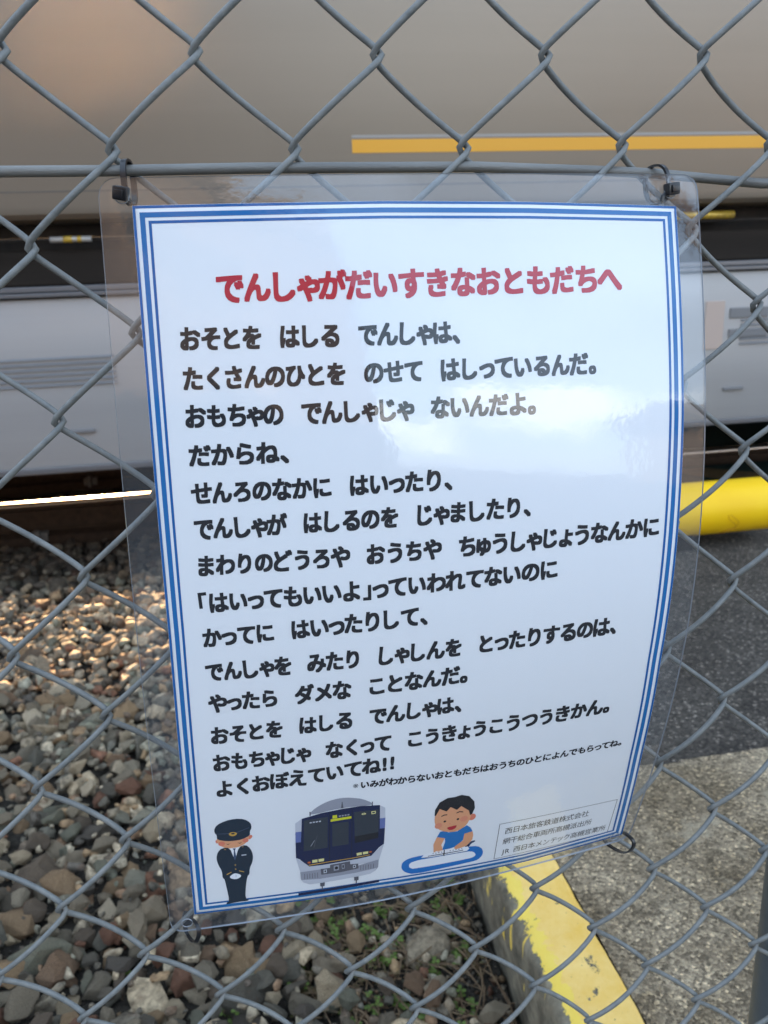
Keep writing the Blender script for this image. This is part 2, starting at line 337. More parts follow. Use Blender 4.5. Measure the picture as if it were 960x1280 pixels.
M_glint = mat('painted_yellow_glint', (.75, .48, .05), .3, .3, .6, var=(.25, .15, .03), scale=120)
M_glowpatch = mat('painted_orange_glow', (.40, .31, .26), .5)
M_plaster = mat('beige_plaster', (.060, .055, .050), .9, 0, .2, var=(.085, .078, .07), scale=3, bump=.4, bscale=60)
M_roof = mat('grey_roof_tile', (.07, .07, .075), .7)
M_trim = mat('dark_brown_trim', (.05, .04, .035), .5)
M_pole = mat('pole_concrete', (.22, .21, .20), .85, var=(.28, .27, .25), scale=8)
M_leaf = mat('clover_green', (.062, .10, .016), .6, 0, .3, var=(.12, .17, .035), scale=80)
M_leaf2 = mat('reddish_weed_leaf', (.13, .06, .035), .6, 0, .3, var=(.08, .10, .03), scale=80)
M_stem = mat('dry_stem', (.10, .06, .035), .8, 0, .2, var=(.20, .14, .08), scale=60)
M_leafdark = mat('hedge_leaf', (.04, .07, .02), .7)
M_bark = mat('bark', (.06, .045, .03), .9)

# ------------------------------------------------------------------ ground and paving
def sheet(name, x0, x1, y0, y1, z, m, nx=1, ny=1, fn=None, kind='structure', parent=None):
    v = []; f = []
    for j in range(ny+1):
        for i in range(nx+1):
            x = x0+(x1-x0)*i/nx; y = y0+(y1-y0)*j/ny
            v.append((x, y, z+(fn(x, y) if fn else 0)))
    for j in range(ny):
        for i in range(nx):
            a = j*(nx+1)+i; f.append((a, a+1, a+nx+2, a+nx+1))
    o = mesh_obj(name, v, f, m, parent, smooth=True)
    if kind: o['kind'] = kind
    return o
ground = sheet('ground', -900, 900, -900, 900, -.09, M_ground)
def bed_fn(x, y):
    return .012*noise.noise((x*3, y*3, 1))-(.012 if x > -.05 and y < .62 else 0)*min(1, max(0, (x+.05)*6))
ballast = sheet('ballast_bed', -3.2, .33, -.02, 4.6, -.035, M_soil, 90, 120, bed_fn)
sheet('ballast_bed_beyond_kerb', .33, 6, 2.60, 4.6, -.035, M_soil, 20, 20)
def slab_fn(x, y): return .0016*noise.noise((x*20, y*20, 3))+.0012*noise.noise((x*70, y*70, 5))-(.004*max(0, .02-abs(y-.675))/.02)
slab = sheet('concrete_slab', .43, 3.2, -.30, .684, .098, M_slab, 260, 100, slab_fn)
asph = sheet('asphalt_pavement', .43, 7, .68, 1.95, .094, M_asph, 120, 50, lambda x, y: .002*noise.noise((x*9, y*9, 3)))
cross = sheet('green_crossing_surface', .43, 7, 1.95, 2.78, .10, M_green)
sheet('crossing_surface_between_rails', .43, 7, 2.95, 3.86, .128, M_green)
# ochre diagonal marking on the green coating
mk = MB(); mk.add([(2.05, 2.74, .1045), (1.86, 2.74, .1045), (2.30, 1.98, .1045), (2.75, 1.98, .1045)], [(0, 1, 2, 3)])
mo = mk.build('crossing_marking', M_brownp, cross)
carpark = sheet('car_park', -60, 60, -60, -.30, .0, M_carpark)
sheet('verge', -60, .33, -.30, -.02, -.02, M_soil)

# kerb, painted yellow: top 0.1 m wide, running away from the fence
def kerb():
    x0, wd, y0, y1, zt, h = .332, .098, -.30, 2.0, .104, .17
    prof = [(0.004, -h), (0.001, -.10), (0.0, -.05), (0.0015, -.012), (.005, -.004), (.012, 0), (.03, .0008), (.05, .001), (.07, .0008), (.088, 0), (.095, -.004), (.098, -.012), (.098, -h)]
    # refine profile
    P = []
    for a, b in zip(prof[:-1], prof[1:]):
        n = max(1, int(math.dist(a, b)/.006))
        for i in range(n): P.append((a[0]+(b[0]-a[0])*i/n, a[1]+(b[1]-a[1])*i/n))
    P.append(prof[-1]); n = len(P); v = []; f = []
    NY = 380
    for j in range(NY+1):
        y = y0+(y1-y0)*j/NY
        for (px, pz) in P:
            q = noise.noise((px*30, y*30, pz*30)); q2 = noise.noise((px*110+3, y*110, pz*110))
            chip = max(0, noise.noise((y*22, 7, px*8))-.15)*.010*max(0, 1-px/.02)*max(0, 1+pz/.03) if pz > -.03 else 0
            v.append((px+q*.0012+chip, y, pz+q*.0012+q2*.0007-chip*.8))
    for j in range(NY):
        for i in range(n-1): f.append((j*n+i, j*n+i+1, (j+1)*n+i+1, (j+1)*n+i))
    o = mesh_obj('kerb', v, f, M_kerbpaint, None, True); o.location = (x0, 0, zt)
    tag(o, kind='structure'); return o
kerb()

# ------------------------------------------------------------------ sheet geometry of the notice (mm on the sheet -> metres in place)
W_MM, H_MM = 288., 420.
TL = (-.0072, -.0517); TR = (.284, -.055); BL = (-.022, -.466); BR = (.264, -.455)
def F(s, t):
    u = s/W_MM; v = t/H_MM
    a = (1-u)*(1-v); b = u*(1-v); c = (1-u)*v; d = u*v
    x = a*TL[0]+b*TR[0]+c*BL[0]+d*BR[0]; z = a*TL[1]+b*TR[1]+c*BL[1]+d*BR[1]
    D = .006+(.015+.025*u)*math.sin(PI*v)+.008*math.sin(PI*u)
    return Vector((x, -D, z+ZS))
def S(s, t, off=0):
    """point of the sheet, lifted off mm towards the viewer"""
    p = F(s, t)
    if off:
        n = (F(s+.5, t)-F(s-.5, t)).cross(F(s, t-.5)-F(s, t+.5)).normalized()
        if n.y > 0: n = -n
        p = p+n*off*.001
    return p
sign = empty('notice_sheet', tuple(F(144, 5)), label='laminated white notice with blue border and Japanese text, cable-tied to the chain-link fence', cat='notice')

# laminate film: thin closed shell with rounded corners
def film():
    rad = 8.; NX, NY = 44, 62; X0, X1, Y0, Y1 = 0., 287.5, .5, 417.5
    def edge_in(t):                   # inset of the side edges at the rounded corners
        d = min(t-Y0, Y1-t)
        if d >= rad: return 0
        return rad-math.sqrt(max(0, rad*rad-(rad-d)**2))
    ts = [Y0, Y0+.4, Y0+1.2, Y0+2.5, Y0+4.5, Y0+rad]+[Y0+rad+(Y1-Y0-2*rad)*i/NY for i in range(1, NY)]+[Y1-rad, Y1-4.5, Y1-2.5, Y1-1.2, Y1-.4, Y1]
    v = []; n = NX+1; rows = len(ts)
    for off in (.75, -.3):
        for t in ts:
            e = edge_in(t)
            br = max(0, (t-360)/60.)*0
            for i in range(n):
                s = X0+e+(X1-X0-2*e)*i/NX
                tt = t+interp(s/288., [0, .43, .65, .9, 1], [0, -1.3, -3.2, -5.2, -6.8])*max(0, (t-330)/87.)
                v.append(S(s, tt, off))
    f = []; mi = []; B = rows*n
    for j in range(rows-1):
        for i in range(NX):
            a = j*n+i; f.append((a, a+n, a+n+1, a+1)); mi.append(0)
            a += B; f.append((a, a+1, a+n+1, a+n)); mi.append(0)
    ring = [i for i in range(n)]+[j*n+NX for j in range(1, rows)]+[(rows-1)*n+i for i in range(NX-1, -1, -1)]+[j*n for j in range(rows-2, 0, -1)]
    for k in range(len(ring)):
        a, b = ring[k], ring[(k+1) % len(ring)]; f.append((a, b, b+B, a+B)); mi.append(1)
    o = mesh_obj('laminate_film', v, f, [M_film, M_filmedge], sign, False, mi)
    autosmooth(o, 30)
film()

# printed paper (edges as measured on the sheet)
def PX0(t): return interp(t, [12, 100, 220, 300, 406], [14.1, 14.8, 15.6, 15.2, 14.3])
def PX1(t): return interp(t, [12, 60, 123, 157, 261, 330, 401], [275.1, 275.6, 276.0, 275.6, 275.2, 277.4, 281.6])
def PT(a): return interp(a, [0, .43, .7, 1], [12.5, 12.7, 13.9, 16.4])
def PB(a): return interp(a, [0, .40, .75, 1], [405.4, 405.4, 408.6, 405.6])
def P2(a, b):
    """paper parameters 0..1 -> sheet mm"""
    t = lerp(PT(a), PB(a), b); return (lerp(PX0(t), PX1(t), a), t)
def paper():
    NX, NY = 80, 120; n = NX+1; v = []; f = []
    for off in (.0, -.1):
        for j in range(NY+1):
            for i in range(n): v.append(S(*P2(i/NX, j/NY), off))
    B = (NY+1)*n
    for j in range(NY):
        for i in range(NX):
            a = j*n+i; f.append((a, a+n, a+n+1, a+1)); a += B; f.append((a, a+1, a+n+1, a+n))
    ring = [i for i in range(n)]+[j*n+NX for j in range(1, NY+1)]+[NY*n+i for i in range(NX-1, -1, -1)]+[j*n for j in range(NY-1, 0, -1)]
    for k in range(len(ring)):
        a, b = ring[k], ring[(k+1) % len(ring)]; f.append((a, b, b+B, a+B))
    return mesh_obj('paper', v, f, M_paper, sign, True)
pap = paper()
def border():
    mb = MB(); PWm, PHm = 261., 390.
    def path(d, npt=110):
        a0 = d/PWm; b0 = d/PHm; p = []
        for i in range(npt): p.append((a0+(1-2*a0)*i/npt, b0))
        for i in range(npt): p.append((1-a0, b0+(1-2*b0)*i/npt))
        for i in range(npt): p.append((1-a0-(1-2*a0)*i/npt, 1-b0))
        for i in range(npt): p.append((a0, 1-b0-(1-2*b0)*i/npt))
        return p
    for d0, d1, mi in ((.1, 1.3, 0), (3.0, 5.3, 1), (6.7, 8.0, 0)):
        A, Bp = path(d0), path(d1); n = len(A)
        v = [S(*P2(*p), .09) for p in A]+[S(*P2(*p), .09) for p in Bp]
        mb.add(v, [(i, n+i, n+(i+1) % n, (i+1) % n) for i in range(n)], mi)
    mb.build('printed_border', [ink('blue'), ink('blue2')], pap, True)
border()

# lettering: every glyph from Blender's built-in font, laid on the curved sheet
GL = {}
def glyph(ch, off):
    k = (ch, off)
    if k in GL: return GL[k]
    c = bpy.data.curves.new('g', 'FONT'); c.body = ch; c.offset = off; c.resolution_u = 4
    o = bpy.data.objects.new('g', c); col.objects.link(o); bpy.context.view_layer.update()
    dg = bpy.context.evaluated_depsgraph_get(); me = o.evaluated_get(dg).to_mesh()
    v = [(a.co.x, a.co.y) for a in me.vertices]; f = [tuple(p.vertices) for p in me.polygons]
    o.evaluated_get(dg).to_mesh_clear(); col.objects.unlink(o); bpy.data.objects.remove(o); bpy.data.curves.remove(c)
    GL[k] = (v, f); return GL[k]
SMALL = set('ゃゅょっッ')
def text_line(txt, s0, t0, s1, t1, em, inkname, off=.03, wob=2.5, name='lettering', slant=0, fixed=None, bow=0):
    adv = []; bold = off if off > .02 else 0; off = 0
    for ch in txt:
        if ch == '　': a = .86
        elif ch == ' ': a = .45
        elif ch in '、。': a = .55
        elif ch in SMALL: a = .78
        elif ch in '「」': a = .6
        elif ch in '!JR': a = .42 if ch == '!' else .62
        else: a = 1.0
        adv.append(a)
    tot = sum(adv); ws = (s1-s0)/tot
    mb = MB(); x = 0; rnd = random.Random(hash(txt) if False else sum(map(ord, txt)))
    for ch, a in zip(txt, adv):
        if ch not in ' 　':
            v, f = glyph(ch, off)
            if v:
                xs = [p[0] for p in v]; ys = [p[1] for p in v]
                gx0, gx1 = min(xs), max(xs)
                sc_ = em
                if ch in SMALL: sc_ = em*1.05
                wx = em*min(1.08, max(.8, ws/em*(1.055 if bold else 1.04)))
                if ch in '「、。': cx = .5*(gx0+gx1) if ch != '「' else .5*(gx0+gx1)
                else: cx = .5*(gx0+gx1)
                ang = R(rnd.uniform(-wob, wob)); ca, sa = math.cos(ang), math.sin(ang); kz = rnd.uniform(.97, 1.04) if wob else 1
                cy = .36
                frac = (x+a/2)/tot
                if ch in '、。': frac = (x+a*.42)/tot
                bs = lerp(s0, s1, frac); bt = lerp(t0, t1, frac)+bow*4*frac*(1-frac)
                offs = [(0, 0)] if ch == '※' else [(0, 0)]+[(qx*bold, qy*bold) for qx, qy in ((1, 1), (1, -1), (-1, 1), (-1, -1), (1, 0), (-1, 0), (0, 1), (0, -1))] if bold else [(0, 0)]
                for li, (ox, oy) in enumerate(offs):
                  vv = []
                  for (px, py) in v:
                    dx = (px-cx)*wx*kz+ox*em; dy = (py-cy)*sc_*kz+oy*em
                    dx += slant*dy
                    rx = dx*ca-dy*sa; ry = dx*sa+dy*ca
                    vv.append(S(bs+rx, bt-(ry+cy*sc_), .09+li*.004))
                  mb.add(vv, f)
        x += a
    return mb.build(name, ink(inkname), pap, False)
text_line('でんしゃがだいすきなおともだちへ', 49, 55.6, 243.5, 57.6, 14.6, 'red', .040, 4)
LN = [('おそとを　はしる　でんしゃは、', 31.4, 77.0, 162.5, 79.3),
      ('たくさんのひとを　のせて　はしっているんだ。', 31.4, 95.4, 230, 97.9),
      ('おもちゃの　でんしゃじゃ　ないんだよ。', 31.6, 113.2, 199, 115.7),
      ('だからね、', 31.8, 131.9, 80, 132.4),
      ('せんろのなかに　はいったり、', 32.0, 150.4, 157.5, 150.7),
      ('でんしゃが　はしるのを　じゃましたり、', 32.0, 168.3, 197, 167.6),
      ('まわりのどうろや　おうちや　ちゅうしゃじょうなんかに', 32.0, 187.4, 265, 184.8),
      ('「はいってもいいよ」っていわれてないのに', 31.0, 207.3, 211.5, 202.4),
      ('かってに　はいったりして、', 32.4, 226.3, 146, 221.5),
      ('でんしゃを　みたり　しゃしんを　とったりするのは、', 32.4, 245.7, 247.5, 239.2),
      ('やったら　ダメな　ことなんだ。', 32.6, 264.6, 168.0, 258.2),
      ('おそとを　はしる　でんしゃは、', 32.6, 284.4, 166.0, 276.6),
      ('おもちゃじゃ　なくって　こうきょうこうつうきかん。', 32.6, 301.8, 250.5, 291.6),
      ('よくおぼえていてね!!', 32.6, 319.3, 130.5, 311.2)]
for a in LN: text_line(*a, 11.7, 'black', .040, 4)
text_line('※いみがわからないおともだちはおうちのひとによんでもらってね。', 106.0, 322.6, 262.5, 319.2, 5.6, 'black', .036, 2, bow=1.0)
text_line('西日本旅客鉄道株式会社', 198.5, 377.2, 252.5, 376.9, 5.9, 'black', .0061, 0)
text_line('網干総合車両所高槻派出所', 198.3, 386.4, 256.0, 385.8, 5.9, 'black', .006, 0)
text_line('JR 西日本メンテック高槻営業所', 198.0, 395.8, 267.5, 395.4, 5.9, 'black', .006, 0)
# thin frame round the company names
fb = MB()
C4 = [(194.6, 367.8), (269.6, 367.6), (269.9, 398.9), (194.5, 398.8)]
for k in range(4):
    a, b = C4[k], C4[(k+1) % 4]
    for i in range(10):
        p = (lerp(a[0], b[0], i/10), lerp(a[1], b[1], i/10)); q = (lerp(a[0], b[0], (i+1)/10), lerp(a[1], b[1], (i+1)/10))
        L_ = math.dist(p, q); nx, ny = -(q[1]-p[1])/L_*.17, (q[0]-p[0])/L_*.17
        fb.add([S(p[0]+nx, p[1]+ny, .05), S(p[0]-nx, p[1]-ny, .05), S(q[0]-nx, q[1]-ny, .05), S(q[0]+nx, q[1]+ny, .05)], [(0, 1, 2, 3)])
fb.build('text_frame', ink('black'), pap)

def smooth_poly(p, it=2):
    for _ in range(it):
        q = []
        for i in range(len(p)):
            a, b = p[i], p[(i+1) % len(p)]
            q.append((a[0]*.75+b[0]*.25, a[1]*.75+b[1]*.25)); q.append((a[0]*.25+b[0]*.75, a[1]*.25+b[1]*.75))
        p = q
    return p
def picture(name, layers, **k):
    mb = MB(); mats = []; z = .06
    for (c, pts, sm) in layers:
        if c not in mats: mats.append(c)
        p = smooth_poly(pts, sm) if sm else pts
        z += .005
        tris = [tuple(p[i] for i in t) for t in tessellate_polygon([[Vector((a, b, 0)) for a, b in p]])]
        vs = []; fs = []; idx = {}
        while tris:                      # cut into small triangles so that they follow the bent sheet
            t = tris.pop(); L = [math.dist(t[i], t[(i+1) % 3]) for i in range(3)]; k = L.index(max(L))
            if L[k] > 3.2:
                a, b, c_ = t[k], t[(k+1) % 3], t[(k+2) % 3]; m_ = ((a[0]+b[0])/2, (a[1]+b[1])/2)
                tris += [(a, m_, c_), (m_, b, c_)]; continue
            f = []
            for q in t:
                if q not in idx: idx[q] = len(vs); vs.append(q)
                f.append(idx[q])
            fs.append(f)
        mb.add([S(a, b, z) for a, b in vs], fs, mats.index(c))
    o = mb.build(name, [ink(c) for c in mats], pap)
    return o
def ell(cx, cy, rx, ry, n=18): return [(cx+rx*math.cos(2*PI*i/n), cy+ry*math.sin(2*PI*i/n)) for i in range(n)]
# station attendant, bowing
picture('attendant_picture', [
 ('blush', [(30.1, 351.0), (31.0, 349.8), (31.9, 352.1), (30.9, 353.0)], 2), ('blush', [(48.5, 349.4), (50.3, 348.4), (51.2, 349.9), (49.9, 351.6), (48.6, 352.0)], 2),
 ('skin', [(31.1, 348.6), (36.6, 350), (45.2, 350), (49.1, 348.1), (48.8, 351.8), (46.8, 354.6), (44.0, 356.4), (39.8, 357.4), (35.5, 356.8), (32.4, 354.3), (31.2, 351.7)], 1),
 ('blush', ell(33.6, 353.2, 1.9, 1.7), 0), ('blush', ell(47.0, 352.3, 1.7, 1.6), 0),
 ('navy', [(30.2, 342.1), (31.9, 339.2), (36.5, 336.9), (42.0, 335.9), (47.0, 336.7), (50.4, 339.6), (50.9, 343.4), (49.6, 346.2), (49.8, 348.9), (45.2, 351.4), (40.7, 351.9), (36.0, 351.6), (31.2, 349.9), (31.4, 346.8), (30.2, 344.8)], 1),
 ('slate', [(31.0, 345.6), (36.0, 346.0), (42.0, 345.9), (49.5, 343.0), (49.5, 343.3), (42.0, 346.25), (36.0, 346.35), (31.0, 345.9)], 0),
 ('gold', [(37.7, 346.5), (39.2, 345.4), (41.4, 345.5), (42.9, 346.7), (41.3, 348.3), (39.0, 348.3)], 2), ('navy', ell(40.3, 346.5, 1.1, .6), 0),
 ('black', [(35.8, 353.2), (37.1, 353.9), (38.5, 353.4), (37.1, 354.5)], 0), ('black', [(42.4, 353.2), (43.7, 353.8), (45.2, 353.0), (43.7, 354.4)], 0),
 ('navy', [(33.6, 356.3), (38.1, 356.6), (40.3, 366.3), (42.8, 356.9), (46.8, 355.4), (49.5, 358.7), (50.7, 364.0), (50.1, 369.0), (48.2, 373.7), (47.9, 378.7), (46.7, 379.2), (45.2, 388), (44.6, 397.7), (46.7, 398.5), (45.9, 399.6), (41, 399.4), (38.8, 399.6), (33.1, 400.3), (33.6, 398.9), (35.3, 397.8), (34.2, 386), (33.5, 379.7), (32.5, 379.3), (32.5, 373.6), (30.7, 368.8), (29.9, 363.7), (31.0, 359.0)], 1),
 ('white', [(38.0, 357.0), (42.9, 357.0), (40.3, 366.5)], 0), ('slate', [(39.5, 357.4), (41.3, 357.4), (40.7, 359.0), (41.2, 364.0), (40.3, 366.5), (39.6, 364.0), (40.1, 358.9)], 0),
 ('white', [(36.2, 379.0), (38.2, 377.0), (40.1, 376.2), (43.6, 378.4), (41.7, 380.9), (38.5, 381.0)], 2),
 ('grey', [(39.9, 377.2), (40.5, 378.6), (39.9, 379.9), (40.2, 378.6)], 0),
 ('lgrey', [(44.1, 362.7), (46.9, 362.7), (46.9, 363.4), (44.2, 363.5)], 0),
 ('gold', [(34.9, 376.5), (37.7, 375.0), (37.8, 375.5), (35.1, 377.1)], 0), ('gold', [(42.1, 374.5), (45.0, 375.7), (44.9, 376.3), (42.2, 375.1)], 0),
 ('gold', ell(40.3, 370.0, .4, .45, 8), 0), ('gold', ell(40.3, 373.2, .4, .45, 8), 0), ('gold', ell(35.3, 357.6, .5, .25, 8), 0), ('gold', ell(45.2, 356.8, .5, .25, 8), 0)])
# train front
TRL = [
 ('grey', [(83.3, 336.9), (86.5, 333.5), (91.6, 330.4), (96.5, 328.8), (101, 328.3), (105.5, 328.7), (112.4, 330.6), (118.1, 334.6), (118.1, 336.2), (101.4, 335.5), (83.6, 338.6)], 1),
 ('dgrey', [(101.0, 331.2), (101.35, 331.2), (101.9, 335.9), (100.5, 335.9)], 0), ('dgrey', [(83.0, 336.0), (83.7, 336.0), (83.7, 339), (83.0, 339)], 0), ('dgrey', [(117.7, 333.6), (118.3, 333.6), (118.3, 337), (117.7, 337)], 0),
 ('lgrey', [(75.0, 343.5), (78.9, 340.3), (78.9, 350), (74.9, 350)], 0), ('mblue', [(74.9, 350), (78.9, 350), (78.3, 358), (74.8, 358)], 0), ('tblue', [(74.8, 358), (78.3, 358), (77.4, 371.7), (74.7, 369.8)], 0),
 ('lgrey', [(122.0, 336.8), (125.3, 339.2), (125.6, 347), (122.0, 347)], 0), ('mblue', [(122.0, 347), (125.6, 347), (125.6, 355), (122.0, 355)], 0), ('tblue', [(122.0, 355), (125.6, 355), (125.4, 367.6), (122.6, 370)], 0),
 ('lgrey', [(74.7, 369.8), (82.3, 377.4), (118.2, 375.6), (125.4, 367.6), (122.9, 380.2), (116.1, 381.4), (89.1, 382.5), (77.0, 381.6)], 0),
 ('tblue', [(78.7, 340.5), (89.5, 337.8), (101.4, 336.3), (111.8, 335.8), (122.3, 336.8), (122.9, 369.6), (118.2, 376.0), (110, 377), (90, 378), (82.3, 377.9), (77.2, 371.9)], 0),
 ('glass', [(79.8, 341.9), (93.2, 341.0), (92.9, 364.6), (79.2, 365.3)], 0), ('glass', [(95.6, 346.6), (104.8, 346.3), (104.9, 364.0), (95.6, 364.3)], 0),
 ('glass', [(107.8, 339.7), (121.7, 339.8), (121.9, 362.2), (108.5, 363.9)], 0), ('black', [(108.3, 358.5), (121.9, 357.4), (121.9, 362.2), (108.5, 363.9)], 0),
 ('black', [(94.0, 338.4), (94.25, 338.4), (94.1, 377), (93.8, 377)], 0), ('black', [(106.6, 338), (106.85, 338), (106.9, 377), (106.6, 377)], 0),
 ('yellow', [(94.7, 343.2), (106.3, 342.5), (106.4, 344.2), (94.7, 345.0)], 0), ('yellow', [(95.8, 340.4), (98.3, 340.3), (98.4, 342.7), (95.8, 342.8)], 0),
 ('lamp', ell(113.3, 341.9, 1.3, .7), 0), ('dgrey', ell(113.3, 341.9, .5, .3), 0), ('lamp', [(117.5, 340.8), (120.0, 340.6), (120.0, 342.8), (117.7, 342.9)], 0), ('glass', [(118.0, 341.3), (119.6, 341.2), (119.6, 342.3), (118.1, 342.4)], 0),
 ('lamp', [(84.0, 373.0), (87.0, 372.9), (87.0, 375.1), (84.0, 375.2)], 0), ('lamp', [(87.6, 372.8), (90.8, 372.8), (90.7, 374.9), (87.6, 375.0)], 0),
 ('lamp', [(109.5, 372.0), (112.5, 371.8), (112.7, 373.9), (109.8, 374.1)], 0), ('lamp', [(113.2, 371.8), (116.3, 371.8), (116.3, 373.7), (113.3, 373.8)], 0),
 ('orange', ell(82.2, 374.6, .9, .8, 10), 0), ('orange', ell(117.6, 372.6, .9, .7, 10), 0),
 ('gold', [(81.9, 376.4), (93.8, 375.7), (106.8, 375.3), (117.4, 374.6), (117.2, 375.2), (106.8, 375.9), (93.8, 376.3), (82.1, 377.1)], 0),
 ('grey', [(76.9, 381.5), (88.7, 381.2), (94.2, 383.3), (110.2, 382.4), (122.7, 379.8), (122.5, 386.1), (120.8, 389.0), (117.8, 390.9), (108.9, 391.7), (96, 392.3), (82.4, 392.5), (78.8, 390.4), (77.2, 387.3)], 0),
 ('lgrey', [(77.3, 388), (88.5, 389), (108.9, 388.2), (121.6, 386.8), (120.8, 389.0), (117.8, 390.9), (108.9, 391.7), (96, 392.3), (82.4, 392.5), (78.8, 390.4)], 0),
 ('dgrey', [(88.7, 381.0), (94.2, 381.0), (94.2, 378.6), (105.8, 377.8), (106.0, 380.4), (110.6, 380.8), (110.9, 384.8), (100.0, 385.9), (89.1, 385.8)], 0),
 ('grey', [(96.3, 379.8), (99.3, 379.6), (99.4, 383.8), (96.4, 384.0)], 0), ('black', ell(97.9, 381.8, 1.0, 1.2, 12), 0), ('grey', [(101, 379.5), (102.6, 379.4), (102.7, 383.2), (101.1, 383.3)], 0), ('black', [(101.4, 380.2), (102.2, 380.2), (102.2, 382.6), (101.5, 382.6)], 0),
 ('lgrey', [(90.5, 382), (92.3, 381.9), (92.3, 384.7), (90.5, 384.8)], 0), ('black', ell(91.4, 383.3, .5, .9, 8), 0), ('lgrey', [(107.6, 381.4), (109.3, 381.3), (109.3, 383.8), (107.6, 383.9)], 0), ('black', ell(108.4, 382.6, .5, .8, 8), 0)]
for k in range(4):
    TRL.append(('lgrey', [(83.0+k*1.7, 343.5-k*.1), (84.2+k*1.7, 343.4-k*.1), (84.2+k*1.7, 344.3-k*.1), (83.0+k*1.7, 344.4-k*.1)], 0))
    TRL.append(('grey', [(99.3+k*1.6, 340.9-k*.1), (100.4+k*1.6, 340.8-k*.1), (100.4+k*1.6, 341.8-k*.1), (99.3+k*1.6, 341.9-k*.1)], 0))
for k in range(6):
    TRL.append(('dgrey', [(79.3+k*1.5, 383.4), (79.55+k*1.5, 383.4), (79.55+k*1.5, 387.6), (79.3+k*1.5, 387.6)], 0))
    TRL.append(('dgrey', [(112.0+k*1.5, 382.6), (112.25+k*1.5, 382.6), (112.25+k*1.5, 386.6), (112.0+k*1.5, 386.6)], 0))
TRL += [('dgrey', [(88.3, 392.3), (91.1, 392.2), (91.0, 395.2), (89.9, 395.4), (89.8, 398), (89.3, 398), (89.2, 395.4), (88.4, 395.2)], 0), ('dgrey', [(108.3, 391.5), (111.0, 391.4), (111.0, 394.4), (110.0, 394.7), (110.0, 397), (109.4, 397), (109.3, 394.7), (108.4, 394.4)], 0),
 ('tblue', [(75.5, 398.4), (123.2, 397.2), (123.5, 399.2), (75.6, 400.7)], 0),
 ('lgrey', [(85.5, 357.5), (85.6, 357.7), (83.3, 362), (83.1, 361.9)], 0), ('dgrey', [(87.0, 354), (87.2, 354), (85.2, 363), (84.9, 363)], 0)]
picture('train_picture', TRL)
text_line('JR', 117.7, 360.6, 121.0, 360.2, 3.0, 'lgrey', .02, 0, name='train_picture_lettering')
# child playing with a toy train
BOY = [
 ('slate', [(174.7, 381.6), (177.3, 378.0), (180.3, 377.5), (180.7, 379.0), (178.2, 379.9), (177.1, 382.9)], 1), ('tblue', [(174.2, 382.8), (174.9, 380.9), (177.2, 379.9), (177.4, 381.0), (176.2, 382.6)], 1),
 ('shirt', [(158.3, 365.0), (160.8, 365.0), (163.3, 366.6), (168.5, 367.0), (174.1, 363.3), (176.5, 365.8), (178.1, 369.4), (173.3, 370.2), (173.1, 375.0), (169.5, 380.0), (165, 381), (160.6, 381), (161.9, 374.0), (161.5, 371.2), (156.5, 369.4)], 0),
 ('skin', [(156.6, 369.1), (161.5, 371.1), (159.8, 376.3), (161.0, 381.4), (160, 382.6), (155.4, 381.8), (154.9, 375.1)], 0),
 ('skin', [(178.1, 369.3), (173.2, 370.2), (172.8, 375.8), (168.3, 379.8), (167.8, 381.4), (169.1, 382.6), (172, 382.2), (175.7, 381.0), (178.6, 376.5), (178.8, 372.8)], 0),
 ('blush', ell(176.6, 357.0, 2.3, 2.7), 0),
 ('skin', [(154.4, 350.0), (156.8, 344.3), (163.0, 342.3), (171, 342.8), (175.4, 347.2), (176.2, 353.0), (175.6, 358.2), (174.1, 362.4), (171.5, 365.2), (168.0, 367.0), (163.6, 366.6), (158.4, 364.2), (155.4, 360.4), (154.2, 355.3)], 1),
 ('rblush', ell(156.9, 359.8, 2.2, 2.4), 0), ('rblush', ell(171.9, 357.4, 2.4, 2.3), 0),
 ('hair', [(154.1, 351.2), (154.1, 346.6), (156.4, 341.1), (161.0, 338.5), (165.0, 338.6), (168.9, 337.7), (173.5, 339.6), (176.9, 344.5), (177.7, 349.9), (176.5, 354.3), (175.3, 355.3), (174.2, 351.2), (169.4, 346.6), (167.1, 349.1), (163.1, 346.1), (161.0, 349.1), (156.8, 346.3), (154.9, 351.2)], 0),
 ('black', ell(160.5, 357.0, .8, .85, 12), 0), ('black', ell(168.2, 356.8, .8, .85, 12), 0), ('blush', ell(163.7, 359.6, .4, .35, 8), 0),
 ('mouth', [(162.1, 362.2), (164.9, 361.9), (168.0, 361.5), (167.6, 363.7), (166.0, 365.0), (163.8, 364.9), (162.5, 363.7)], 1),
 ('black', [(158.0, 352.2), (159.6, 351.3), (161.5, 351.4), (161.5, 352.1), (159.8, 352.1), (158.2, 352.8)], 0), ('black', [(166.9, 351.2), (168.8, 350.5), (170.8, 351.1), (170.9, 351.9), (168.8, 351.3), (167.0, 351.9)], 0)]
picture('child_picture', BOY)
